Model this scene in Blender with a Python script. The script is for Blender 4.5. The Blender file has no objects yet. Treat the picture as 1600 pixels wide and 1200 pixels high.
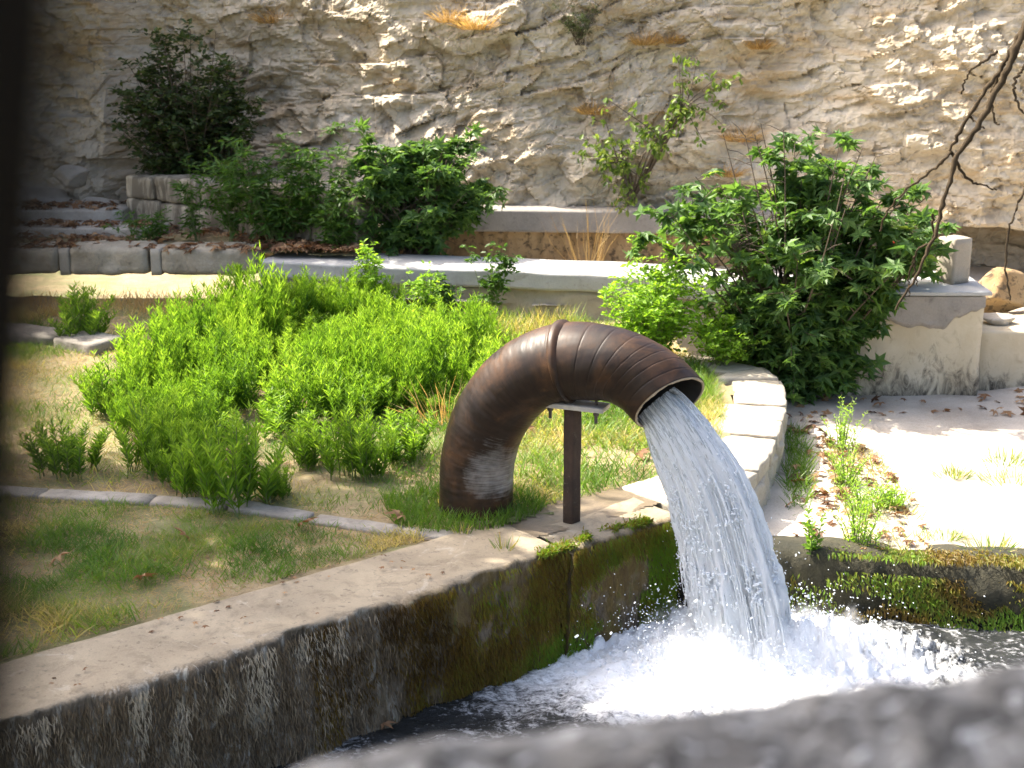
import bpy, bmesh, math, random
import numpy as np
from mathutils import Vector

# ------------------------------------------------------------------ camera, sky, sun, exposure
scene = bpy.context.scene
col = scene.collection
cam_data = bpy.data.cameras.new('camera')
cam = bpy.data.objects.new('camera', cam_data); col.objects.link(cam)
cam.location = (0, 0, 3.3)
cam.rotation_euler = (math.pi/2 - math.atan(600/2200), 0, 0)
cam_data.sensor_width = 36.0
cam_data.lens = 36.0*2200/1600
cam_data.clip_start = 0.02
cam_data.clip_end = 600
cam_data.dof.use_dof = True
cam_data.dof.focus_distance = 9.3
cam_data.dof.aperture_fstop = 2.9
scene.camera = cam

SUN_EL = math.radians(50)
SUN_FROM = (-0.91, 0.415)                      # horizontal direction the sun stands in
world = bpy.data.worlds.new('World'); scene.world = world; world.use_nodes = True
wn = world.node_tree
sky = wn.nodes.new('ShaderNodeTexSky'); sky.sky_type = 'NISHITA'; sky.sun_disc = False
sky.sun_elevation = SUN_EL; sky.air_density = .7; sky.dust_density = 6.0; sky.ozone_density = .3; sky.altitude = 100
sky.sun_rotation = math.atan2(SUN_FROM[0], SUN_FROM[1])
bg = wn.nodes['Background']; bg.inputs['Strength'].default_value = 0.15
wn.links.new(sky.outputs[0], bg.inputs['Color'])
sun_data = bpy.data.lights.new('sun', 'SUN'); sun_data.energy = 4.0; sun_data.angle = math.radians(0.6)
sun_data.color = (1.0, 0.93, 0.80)
sun = bpy.data.objects.new('sun', sun_data); col.objects.link(sun); sun.location = (-8, 3, 14)
_h = Vector((SUN_FROM[0], SUN_FROM[1])).normalized()
sdir = Vector((_h.x*math.cos(SUN_EL), _h.y*math.cos(SUN_EL), math.sin(SUN_EL)))
sun.rotation_euler = sdir.to_track_quat('Z', 'Y').to_euler()
scene.view_settings.view_transform = 'Standard'
scene.view_settings.look = 'None'
scene.view_settings.exposure = 1.95
scene.view_settings.gamma = 1.0
scene.view_settings.use_curve_mapping = False
scene.render.engine = 'CYCLES'
scene.cycles.max_bounces = 8
scene.cycles.transparent_max_bounces = 24
scene.cycles.volume_bounces = 5
scene.cycles.use_denoising = True

rng = np.random.default_rng(7)
random.seed(7)

# ------------------------------------------------------------------ numeric noise
def _h3(ix, iy, iz, seed):
    h = (ix.astype(np.int64)*374761393 + iy.astype(np.int64)*668265263 + iz.astype(np.int64)*2147483647 + seed*974634777) & 0xFFFFFFFF
    h = ((h ^ (h >> 13))*1274126177) & 0xFFFFFFFF
    h = ((h ^ (h >> 16))*2246822519) & 0xFFFFFFFF
    h = h ^ (h >> 15)
    return (h & 0xFFFFFF)/float(0xFFFFFF)
def vnoise(x, y, z, seed=0):
    x = np.asarray(x, float); y = np.asarray(y, float) + 0*x; z = np.asarray(z, float) + 0*x
    ix, iy, iz = np.floor(x), np.floor(y), np.floor(z)
    fx, fy, fz = x-ix, y-iy, z-iz
    fx, fy, fz = [t*t*t*(t*(t*6-15)+10) for t in (fx, fy, fz)]
    r = 0
    for a in (0, 1):
        for b in (0, 1):
            for c in (0, 1):
                w = (fx if a else 1-fx)*(fy if b else 1-fy)*(fz if c else 1-fz)
                r = r + w*_h3(ix+a, iy+b, iz+c, seed)
    return r*2-1
def fbm(x, y, z=0.0, o=4, seed=0, gain=.5):
    r, a = 0, 1.0
    for i in range(o):
        r = r + a*vnoise(np.asarray(x)*2**i, np.asarray(y)*2**i, np.asarray(z)*2**i, seed+i*17); a *= gain
    return r
def worley(u, v, seed=0, jit=.9):
    iu, iv = np.floor(u), np.floor(v)
    f1 = np.full(u.shape, 9.0); f2 = np.full(u.shape, 9.0)
    cu = np.zeros(u.shape); cv = np.zeros(u.shape); du_ = np.zeros(u.shape); dv_ = np.zeros(u.shape)
    zz = np.zeros(u.shape)
    for a in (-1, 0, 1):
        for b in (-1, 0, 1):
            gu, gv = iu+a, iv+b
            pu = gu+.5+jit*(_h3(gu, gv, zz, seed)-.5); pv = gv+.5+jit*(_h3(gu, gv, zz+1, seed)-.5)
            d = np.sqrt((u-pu)**2+(v-pv)**2)
            near = d < f1
            f2 = np.where(near, f1, np.minimum(f2, d))
            cu = np.where(near, gu, cu); cv = np.where(near, gv, cv)
            du_ = np.where(near, u-pu, du_); dv_ = np.where(near, v-pv, dv_)
            f1 = np.where(near, d, f1)
    r = [_h3(cu, cv, zz+k, seed+5) for k in (2, 3, 4)]
    return f1, f2, r, du_, dv_
def sstep(a, b, x):
    t = np.clip((x-a)/(b-a), 0, 1); return t*t*(3-2*t)

# ------------------------------------------------------------------ object helpers
def tag(o, label=None, cat=None, group=None, kind=None):
    if label: o['label'] = label
    if cat: o['category'] = cat
    if group: o['group'] = group
    if kind: o['kind'] = kind
    return o
def empty(name, loc, label=None, cat=None, group=None, rz=0):
    o = bpy.data.objects.new(name, None); col.objects.link(o); o.location = loc; o.rotation_euler = (0, 0, rz)
    o.empty_display_size = .1
    return tag(o, label, cat, group)
def mesh_data(name, V, F, mat=None, smooth=False, attrs=None, vattrs=None):
    """V (n,3); F: one (m,k) int array or a list of such arrays"""
    V = np.asarray(V, np.float32)
    Fs = F if isinstance(F, list) else [F]
    Fs = [np.asarray(f, np.int32) for f in Fs if len(f)]
    me = bpy.data.meshes.new(name)
    me.vertices.add(len(V)); me.vertices.foreach_set('co', V.ravel())
    loops = np.concatenate([f.ravel() for f in Fs]); tot = np.concatenate([np.full(len(f), f.shape[1], np.int32) for f in Fs])
    start = np.concatenate([[0], np.cumsum(tot)[:-1]]).astype(np.int32)
    me.loops.add(len(loops)); me.loops.foreach_set('vertex_index', loops)
    me.polygons.add(len(tot)); me.polygons.foreach_set('loop_start', start)
    try: me.polygons.foreach_set('loop_total', tot)
    except Exception: pass
    me.polygons.foreach_set('use_smooth', np.full(len(tot), smooth))
    for k, a in (attrs or {}).items():
        at = me.attributes.new(k, 'FLOAT', 'POINT'); at.data.foreach_set('value', np.asarray(a, np.float32))
    for k, a in (vattrs or {}).items():
        at = me.attributes.new(k, 'FLOAT_VECTOR', 'POINT'); at.data.foreach_set('vector', np.asarray(a, np.float32).ravel())
    me.update(calc_edges=True); me.validate()
    if mat: me.materials.append(mat)
    return me
def obj(name, me, parent=None, loc=(0, 0, 0)):
    o = bpy.data.objects.new(name, me); col.objects.link(o); o.location = loc
    if parent: o.parent = parent
    return o
def grid_faces(nu, nv, wrap=False):
    """nu rows, nv columns"""
    a = np.arange(nu*nv).reshape(nu, nv)
    if wrap: a = np.concatenate([a, a[:, :1]], 1)
    return np.stack([a[:-1, :-1], a[:-1, 1:], a[1:, 1:], a[1:, :-1]], -1).reshape(-1, 4)
def rbox(sx, sy, sz, n=7, rnd=.08, amp=.012, freq=5.0, seed=0):
    """a worn block: a subdivided box with rounded corners and an uneven skin, base at z=0"""
    bm = bmesh.new(); bmesh.ops.create_cube(bm, size=2)
    bmesh.ops.subdivide_edges(bm, edges=bm.edges[:], cuts=n, use_grid_fill=True)
    V = np.array([v.co[:] for v in bm.verts]); F = np.array([[v.index for v in f.verts] for f in bm.faces]); bm.free()
    h = np.array([sx, sy, sz])/2
    P = V*h; r = min(rnd, min(h)*.9)
    inner = np.clip(P, -(h-r), h-r); d = P-inner; L = np.linalg.norm(d, axis=1, keepdims=True)
    P = inner+np.where(L > 1e-9, d/np.maximum(L, 1e-9)*r, 0)
    nrm = P/np.maximum(np.linalg.norm(P, axis=1, keepdims=True), 1e-9)
    q = P*freq+seed*7.3
    P = P+nrm*(amp*fbm(q[:, 0], q[:, 1], q[:, 2], 3, seed))[:, None]
    P[:, 2] += sz/2
    return P, F
def block(name, size, loc, mat, parent=None, rz=0, smooth=True, **k):
    P, F = rbox(*size, **k)
    c, s = math.cos(rz), math.sin(rz)
    P = P@np.array([[c, s, 0], [-s, c, 0], [0, 0, 1]])
    return obj(name, mesh_data(name, P, F, mat, smooth), parent, loc)
def tube(pts, rad, sides=6, closed_end=True):
    """verts and quads of a tapering tube along pts"""
    pts = np.asarray(pts, float); n = len(pts); rad = np.broadcast_to(np.asarray(rad, float), (n,))
    T = np.gradient(pts, axis=0); T /= np.linalg.norm(T, axis=1, keepdims=True)+1e-9
    ref = np.array([0.31, 0.21, .93]) if abs(T[0, 2]) < .8 else np.array([.95, .2, .1])
    N = np.cross(T, ref); N /= np.linalg.norm(N, axis=1, keepdims=True)+1e-9
    B = np.cross(T, N)
    a = np.linspace(0, 2*np.pi, sides, endpoint=False)
    V = pts[:, None]+rad[:, None, None]*(np.cos(a)[None, :, None]*N[:, None]+np.sin(a)[None, :, None]*B[:, None])
    return V.reshape(-1, 3), grid_faces(n, sides, True)
class Bag:
    """collects pieces that belong to one part"""
    def __init__(s): s.V, s.F, s.n, s.A = [], {}, 0, {}
    def add(s, V, F, **attrs):
        V = np.asarray(V); F = np.asarray(F)
        if not len(V): return
        s.V.append(V); s.F.setdefault(F.shape[1], []).append(F+s.n); s.n += len(V)
        for k, a in attrs.items(): s.A.setdefault(k, []).append(np.broadcast_to(np.asarray(a, float), (len(V),)))
    def mesh(s, name, mat, smooth=False):
        return mesh_data(name, np.concatenate(s.V), [np.concatenate(f) for f in s.F.values()], mat, smooth,
                         {k: np.concatenate(a) for k, a in s.A.items()})
def spline(P, n):
    P = np.asarray(P, float); Q = np.concatenate([[2*P[0]-P[1]], P, [2*P[-1]-P[-2]]])
    t = np.linspace(0, len(P)-1-1e-6, n); i = np.floor(t).astype(int); f = (t-i)[:, None]
    p0, p1, p2, p3 = Q[i], Q[i+1], Q[i+2], Q[i+3]
    R = .5*((2*p1)+(-p0+p2)*f+(2*p0-5*p1+4*p2-p3)*f*f+(-p0+3*p1-3*p2+p3)*f**3)
    d = np.concatenate([[0], np.cumsum(np.linalg.norm(np.diff(R, axis=0), axis=1))])
    u = np.linspace(0, d[-1], n)
    return np.stack([np.interp(u, d, R[:, k]) for k in range(R.shape[1])], 1)
def in_poly(x, y, poly):
    c = np.zeros(np.shape(x), bool); n = len(poly)
    for i in range(n):
        (x1, y1), (x2, y2) = poly[i], poly[(i+1) % n]
        if y1 == y2: continue
        c ^= ((y1 > y) != (y2 > y)) & (x < (x2-x1)*(y-y1)/(y2-y1)+x1)
    return c

# ------------------------------------------------------------------ material helpers
class M:
    def __init__(s, name):
        s.m = bpy.data.materials.new(name); s.m.use_nodes = True; s.t = s.m.node_tree
        s.b = s.t.nodes['Principled BSDF']; s.out = s.t.nodes['Material Output']
    def n(s, kind, **inp):
        props = {k[1:]: inp.pop(k) for k in list(inp) if k.startswith('_')}
        nd = s.t.nodes.new('ShaderNode'+kind)
        for k, v in props.items(): setattr(nd, k, v)
        for k, v in inp.items():
            key = int(k[1:]) if k[0] == 'i' and k[1:].isdigit() else k.replace('__', ' ')
            s.put(nd.inputs[key], v)
        return nd
    def put(s, sock, v):
        if isinstance(v, bpy.types.NodeSocket): s.t.links.new(v, sock)
        else:
            if sock.type == 'RGBA' and len(v) == 3: v = (*v, 1)
            sock.default_value = v
    def co(s, scale=(1, 1, 1), which='Object', src=None):
        c = src if src is not None else s.n('TexCoord').outputs[which]
        return s.n('Mapping', Vector=c, Scale=scale).outputs[0]
    def noise(s, vec, scale, detail=5, rough=.55, dist=0.0):
        return s.n('TexNoise', Vector=vec, Scale=scale, Detail=detail, Roughness=rough, Distortion=dist).outputs['Fac']
    def ramp(s, fac, stops, interp='LINEAR'):
        r = s.n('ValToRGB', Fac=fac); e = r.color_ramp.elements; r.color_ramp.interpolation = interp
        while len(e) < len(stops): e.new(.5)
        for el, (p, c) in zip(e, stops):
            el.position = p; el.color = (*c, 1) if len(c) == 3 else c
        return r.outputs['Color']
    def step(s, fac, a, b):
        return s.n('MapRange', _clamp=True, Value=fac, i1=a, i2=b).outputs[0]
    def mix(s, f, a, b, mode='MIX'):
        nd = s.n('Mix', _data_type='RGBA', _blend_type=mode)
        s.put(nd.inputs[0], f); s.put(nd.inputs[6], a); s.put(nd.inputs[7], b); return nd.outputs[2]
    def mul(s, a, b): return s.math('MULTIPLY', a, b)
    def math(s, op, a, b=0.0):
        nd = s.n('Math', _operation=op); s.put(nd.inputs[0], a); s.put(nd.inputs[1], b); return nd.outputs[0]
    def attr(s, name, what='Fac'): return s.n('Attribute', _attribute_name=name).outputs[what]
    def bump(s, h, strength=.5, dist=.02, normal=None):
        nd = s.n('Bump', Height=h, Strength=strength, Distance=dist)
        if normal: s.put(nd.inputs['Normal'], normal)
        return nd.outputs[0]
    def fin(s, color, rough=.8, normal=None, **k):
        s.put(s.b.inputs['Base Color'], color); s.put(s.b.inputs['Roughness'], rough)
        if normal is not None: s.put(s.b.inputs['Normal'], normal)
        for a, v in k.items(): s.put(s.b.inputs[a.replace('__', ' ')], v)
        return s.m

def stone_mat(name, base, light, stain, scale=1.0, bump=.5, stainamt=(.55, .75), lich=None):
    m = M(name); v = m.co()
    n1 = m.noise(v, 2.2*scale, 6, .6); n2 = m.noise(v, 9*scale, 6, .65, .4); n3 = m.noise(v, 55*scale, 4, .7)
    c = m.mix(m.step(n1, .35, .65), base, light)
    c = m.mix(m.mul(m.step(n2, *stainamt), .75), c, stain)
    if lich: c = m.mix(m.step(m.noise(v, 14*scale, 3, .5, 1.0), .60, .68), c, lich)
    c = m.mix(.35, c, m.ramp(n3, [(.25, (.35, .33, .3)), (.75, (1, 1, 1))]), 'MULTIPLY')
    nn = m.bump(n3, bump*.5, .01, m.bump(n2, bump, .03))
    return m.fin(c, .9, nn)
def leaf_mat(name, stops, trans=.42, tint=(1.0, 1.0, .45), gloss=.5):
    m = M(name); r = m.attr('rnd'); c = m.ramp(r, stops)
    m.fin(c, gloss); m.put(m.b.inputs['Specular IOR Level'], .35)
    tc = m.mix(1.0, c, (1.5*tint[0], 1.5*tint[1], 1.5*tint[2]), 'MULTIPLY')
    tr = m.n('BsdfTranslucent', Color=tc)
    mx = m.n('MixShader', Fac=trans); m.t.links.new(m.b.outputs[0], mx.inputs[1]); m.t.links.new(tr.outputs[0], mx.inputs[2])
    m.t.links.new(mx.outputs[0], m.out.inputs['Surface'])
    return m.m

def cliff_mat():
    m = M('limestone_cliff'); v = m.co()
    rot = m.n('Mapping', Vector=v, Rotation=(0, math.radians(-14), 0), Scale=(.55, .55, 2.0)).outputs[0]
    big = m.noise(v, .55, 4, .55); mid = m.noise(rot, 1.6, 7, .65, .5); fine = m.noise(v, 11, 6, .7); grit = m.noise(v, 46, 4, .7)
    lay = m.noise(rot, 5.5, 6, .7, .8)
    c = m.ramp(mid, [(.25, (.29, .235, .165)), (.43, (.43, .36, .255)), (.58, (.53, .46, .345)), (.75, (.60, .545, .45))])
    och = m.mul(m.step(m.noise(rot, 1.1, 5, .6, 1.2), .52, .68), .6)
    c = m.mix(och, c, (.44, .30, .14))
    c = m.mix(m.mul(m.step(lay, .54, .68), .35), c, (.30, .26, .215))
    c = m.mix(m.mul(m.step(m.noise(v, 2.6, 6, .65, .7), .60, .70), .5), c, (.32, .31, .29))
    c = m.mix(m.mul(m.step(m.attr('paleface'), .3, .8), .45), c, (.58, .52, .41))
    c = m.mix(.45, c, m.ramp(fine, [(.25, (.45, .42, .38)), (.7, (1, 1, 1))]), 'MULTIPLY')
    nn = m.bump(grit, .35, .012, m.bump(fine, .4, .03, m.bump(lay, .4, .04)))
    return m.fin(c, .92, nn)

def soil_mat():
    m = M('lawn_soil'); v = m.co()
    n1 = m.noise(v, .9, 5, .6, .5); n2 = m.noise(v, 7, 6, .7); n3 = m.noise(v, 60, 4, .7)
    c = m.ramp(n2, [(.3, (.20, .15, .085)), (.5, (.33, .255, .145)), (.72, (.42, .34, .20))])
    c = m.mix(m.mul(m.step(n1, .42, .62), .7), c, (.115, .165, .045))
    c = m.mix(.5, c, m.ramp(n3, [(.2, (.4, .38, .34)), (.7, (1.05, 1.05, 1))]), 'MULTIPLY')
    return m.fin(c, .95, m.bump(n3, .6, .02, m.bump(n2, .5, .04)))

def pale_ground_mat():
    m = M('pale_gravel_ground'); v = m.co()
    n1 = m.noise(v, 1.1, 6, .6, .4); n2 = m.noise(v, 8, 6, .7); n3 = m.noise(v, 70, 3, .7)
    c = m.ramp(n1, [(.3, (.36, .31, .25)), (.55, (.52, .47, .40)), (.75, (.60, .56, .49))])
    c = m.mix(m.mul(m.step(n2, .58, .72), .6), c, (.26, .20, .145))
    c = m.mix(.5, c, m.ramp(n3, [(.25, (.5, .47, .44)), (.65, (1, 1, 1))]), 'MULTIPLY')
    return m.fin(c, .95, m.bump(n3, .6, .015, m.bump(n2, .5, .03)))

def concrete_mat(name, a=(.36, .31, .23), b=(.47, .42, .33), dark=(.15, .125, .095), wet=False):
    m = M(name); v = m.co()
    n1 = m.noise(v, 1.6, 5, .55); n2 = m.noise(v, 6.5, 6, .7, .6); n3 = m.noise(v, 90, 3, .7); n4 = m.noise(v, 26, 5, .7)
    c = m.mix(m.step(n1, .35, .65), a, b)
    c = m.mix(m.mul(m.step(n2, .55, .72), .55), c, dark)
    c = m.mix(m.mul(m.step(n4, .60, .72), .5), c, (.12, .10, .08))
    c = m.mix(.35, c, m.ramp(n3, [(.25, (.5, .48, .45)), (.7, (1, 1, 1))]), 'MULTIPLY')
    return m.fin(c, .45 if wet else .88, m.bump(n3, .35, .006, m.bump(n4, .35, .012)))

def basin_mat():
    """concrete on top, weathered and mossy on the face; object space = world space"""
    m = M('basin_wall_concrete'); v = m.co(); face = m.attr('face'); al = m.attr('along')
    n1 = m.noise(v, 1.6, 5, .55); n2 = m.noise(v, 6.5, 6, .7, .6); n3 = m.noise(v, 90, 3, .7)
    top = m.mix(m.step(n1, .35, .65), (.25, .205, .14), (.37, .31, .215))
    top = m.mix(m.mul(m.step(n2, .50, .70), .6), top, (.13, .105, .07))
    top = m.mix(m.mul(m.step(m.noise(v, 24, 5, .7), .58, .68), .6), top, (.09, .075, .055))
    top = m.mix(m.mul(m.step(m.noise(v, 3.3, 6, .7, 1.5), .60, .66), .45), top, (.47, .43, .35))
    st = m.co((7, 7, 1.6)); s1 = m.noise(st, 1.7, 7, .7, 1.2); s2 = m.noise(st, 4.5, 6, .7, .8)
    fc = m.ramp(s2, [(.3, (.06, .048, .034)), (.52, (.17, .135, .09)), (.72, (.30, .25, .18))])
    lime = m.mul(m.step(s1, .52, .62), m.step(al, 3.2, 2.4))
    fc = m.mix(m.mul(lime, .9), fc, (.50, .48, .41))
    moss = m.mul(m.step(al, 2.5, 3.4), m.step(m.noise(v, 5, 5, .65), .40, .56))
    fc = m.mix(m.mul(moss, .85), fc, m.ramp(s1, [(.35, (.11, .065, .015)), (.55, (.16, .11, .02)), (.7, (.11, .16, .016))]))
    f2 = m.step(m.math('ADD', face, m.mul(m.math('SUBTRACT', n2, .5), .45)), .25, .5)
    c = m.mix(f2, top, fc)
    c = m.mix(.35, c, m.ramp(n3, [(.25, (.5, .48, .45)), (.7, (1, 1, 1))]), 'MULTIPLY')
    return m.fin(c, .85, m.bump(n3, .4, .008, m.bump(m.mul(s2, f2), .8, .05)))

def rust_mat():
    m = M('rusty_painted_steel'); ob = m.n('TexCoord').outputs['Object']
    fl = m.attr('flowco', 'Vector')            # x = along (m), y = around (m), z = weathering of the underside
    sep = m.n('SeparateXYZ', Vector=fl)
    ring = m.n('Mapping', Vector=fl, Scale=(30, 2.2, 0)).outputs[0]
    r1 = m.noise(ring, 1.0, 5, .6, .3); ring2 = m.n('Mapping', Vector=fl, Scale=(75, 5, 0)).outputs[0]; r2 = m.noise(ring2, 1.0, 5, .65, .3)
    big = m.noise(ob, 3.6, 5, .6, .6); blot = m.noise(ob, 11, 5, .65)
    c = m.ramp(r1, [(.25, (.010, .006, .0042)), (.5, (.017, .0095, .006)), (.75, (.028, .015, .009))])
    c = m.mix(m.mul(m.step(big, .45, .66), .8), c, m.ramp(blot, [(.3, (.028, .0155, .0095)), (.6, (.085, .040, .016)), (.8, (.16, .075, .026))]))
    lime = m.step(m.math('ADD', m.math('ADD', sep.outputs[2], m.mul(m.math('SUBTRACT', blot, .5), .9)), m.mul(m.math('SUBTRACT', r2, .5), 1.3)), .60, 1.55)
    c = m.mix(m.mul(lime, .9), c, (.40, .385, .36))
    rough = m.n('MapRange', Value=r2, i1=.3, i2=.7, i3=.36, i4=.62).outputs[0]
    return m.fin(c, rough, m.bump(blot, .10, .005, m.bump(r1, .07, .003)), Metallic=.05, Specular__IOR__Level=.32)

def simple(name, colr, rough=.8, scale=20, amt=.3, bump=.3):
    m = M(name); v = m.co(); n = m.noise(v, scale, 5, .65); k = m.noise(v, scale*.2, 4, .6)
    c = m.mix(amt*1.6, colr, m.ramp(n, [(.25, tuple(x*.45 for x in colr)), (.75, tuple(min(1, x*1.35) for x in colr))]))
    c = m.mix(amt, c, m.ramp(k, [(.3, tuple(x*.55 for x in colr)), (.7, tuple(min(1, x*1.2) for x in colr))]))
    return m.fin(c, rough, m.bump(n, bump, .01))

def bark_mat(name, a, b):
    m = M(name); v = m.co((1, 1, .25)); n = m.noise(v, 22, 6, .7, .8); n2 = m.noise(m.co(), 6, 4, .6)
    c = m.mix(n, a, b); c = m.mix(m.mul(m.step(n2, .5, .7), .5), c, b)
    return m.fin(c, .95, m.bump(n, .8, .02), Specular__IOR__Level=.05)

def jet_mat(name, thr, white=.9):
    """falling aerated water: white threads of air in clear water"""
    m = M(name); fl = m.attr('flowco', 'Vector')
    a = m.noise(m.n('Mapping', Vector=fl, Scale=(8, 8, .8)).outputs[0], 3.2, 7, .72, .5)
    b = m.noise(m.n('Mapping', Vector=fl, Scale=(12, 12, 1.3)).outputs[0], 6.0, 5, .7, .3)
    fz = m.n('SeparateXYZ', Vector=fl).outputs[2]
    tot = m.math('SUBTRACT', m.math('ADD', m.mul(a, .75), m.mul(b, .25)), m.mul(m.step(fz, .55, .05), .10))
    mask = m.step(tot, thr-.05, thr+.08)
    nn = m.bump(b, .35, .012, m.bump(a, .45, .025))
    m.fin(m.mix(m.step(m.math('ADD', m.mul(a, .6), m.mul(b, .4)), .36, .6), (.86, .88, .895), (.98, .98, .98)), .35, nn)
    m.put(m.b.inputs['Subsurface Weight'], .0)
    tl = m.n('BsdfTranslucent', Color=(.85, .92, .97, 1), Normal=nn)
    w = m.n('MixShader', Fac=.45); m.t.links.new(m.b.outputs[0], w.inputs[1]); m.t.links.new(tl.outputs[0], w.inputs[2])
    gl = m.n('BsdfGlossy', Color=(.9, .95, 1, 1), Roughness=.08, Normal=nn); tp = m.n('BsdfTransparent', Color=(.86, .90, .92, 1))
    fr = m.n('Fresnel', IOR=1.33, Normal=nn)
    g = m.n('MixShader', Fac=m.math('ADD', fr.outputs[0], .10)); m.t.links.new(tp.outputs[0], g.inputs[1]); m.t.links.new(gl.outputs[0], g.inputs[2])
    x = m.n('MixShader', Fac=m.mul(mask, white)); m.t.links.new(g.outputs[0], x.inputs[1]); m.t.links.new(w.outputs[0], x.inputs[2])
    m.t.links.new(x.outputs[0], m.out.inputs['Surface'])
    return m.m

def water_mat():
    m = M('churned_water'); v = m.co(); foam = m.attr('foam')
    n1 = m.noise(v, 7, 7, .72, 1.2); n2 = m.noise(m.co((1, 1.6, 1)), 24, 5, .7, .6); n3 = m.noise(v, 75, 3, .6)
    f = m.math('ADD', foam, m.mul(m.math('SUBTRACT', n1, .5), 1.15)); f = m.math('ADD', f, m.mul(m.math('SUBTRACT', n2, .5), .9))
    f = m.step(f, .36, .90)
    c = m.mix(f, (.022, .024, .024), m.mix(n2, (.80, .83, .85), (.93, .94, .95)))
    rough = m.n('MapRange', Value=f, i1=0.0, i2=1.0, i3=.10, i4=.55).outputs[0]
    return m.fin(c, rough, m.bump(n3, .15, .005, m.bump(n2, .5, .025, m.bump(n1, .5, .05))), IOR=1.33)

def strand_mat():
    m = M('aerated_strand'); m.fin((.94, .955, .96), .22)
    tl = m.n('BsdfTranslucent', Color=(.94, .96, .97, 1)); w = m.n('MixShader', Fac=.45)
    m.t.links.new(m.b.outputs[0], w.inputs[1]); m.t.links.new(tl.outputs[0], w.inputs[2])
    tp = m.n('BsdfTransparent'); x = m.n('MixShader', Fac=.88); m.t.links.new(tp.outputs[0], x.inputs[1]); m.t.links.new(w.outputs[0], x.inputs[2])
    m.t.links.new(x.outputs[0], m.out.inputs['Surface']); return m.m

def drop_mat():
    m = M('water_spray'); m.fin((.92, .94, .95), .15)
    tl = m.n('BsdfTranslucent', Color=(.9, .95, 1, 1)); w = m.n('MixShader', Fac=.5)
    m.t.links.new(m.b.outputs[0], w.inputs[1]); m.t.links.new(tl.outputs[0], w.inputs[2]); m.t.links.new(w.outputs[0], m.out.inputs['Surface'])
    return m.m

def pier_mat(name, zref, amt):
    # cream render with black algae streaks rising from the damp foot
    m = M(name); v = m.co(); n1 = m.noise(v, 1.8, 5, .6); n2 = m.noise(v, 8, 6, .65, .5); st = m.noise(m.co((3, 3, 1.4)), 3.0, 9, .78, 1.0)
    z = m.n('SeparateXYZ', Vector=m.n('TexCoord').outputs['Object']).outputs[2]
    c = m.mix(m.step(n1, .35, .65), (.44, .37, .25), (.53, .47, .345)); c = m.mix(m.mul(m.step(n2, .56, .75), .55), c, (.25, .19, .115))
    foot = m.step(z, zref, -.40); k = m.step(m.math('ADD', m.mul(foot, .30), st), .64, .86)
    c = m.mix(m.mul(k, .93), c, (.035, .028, .02))
    return m.fin(c, .9, m.bump(n2, .4, .02))

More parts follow.
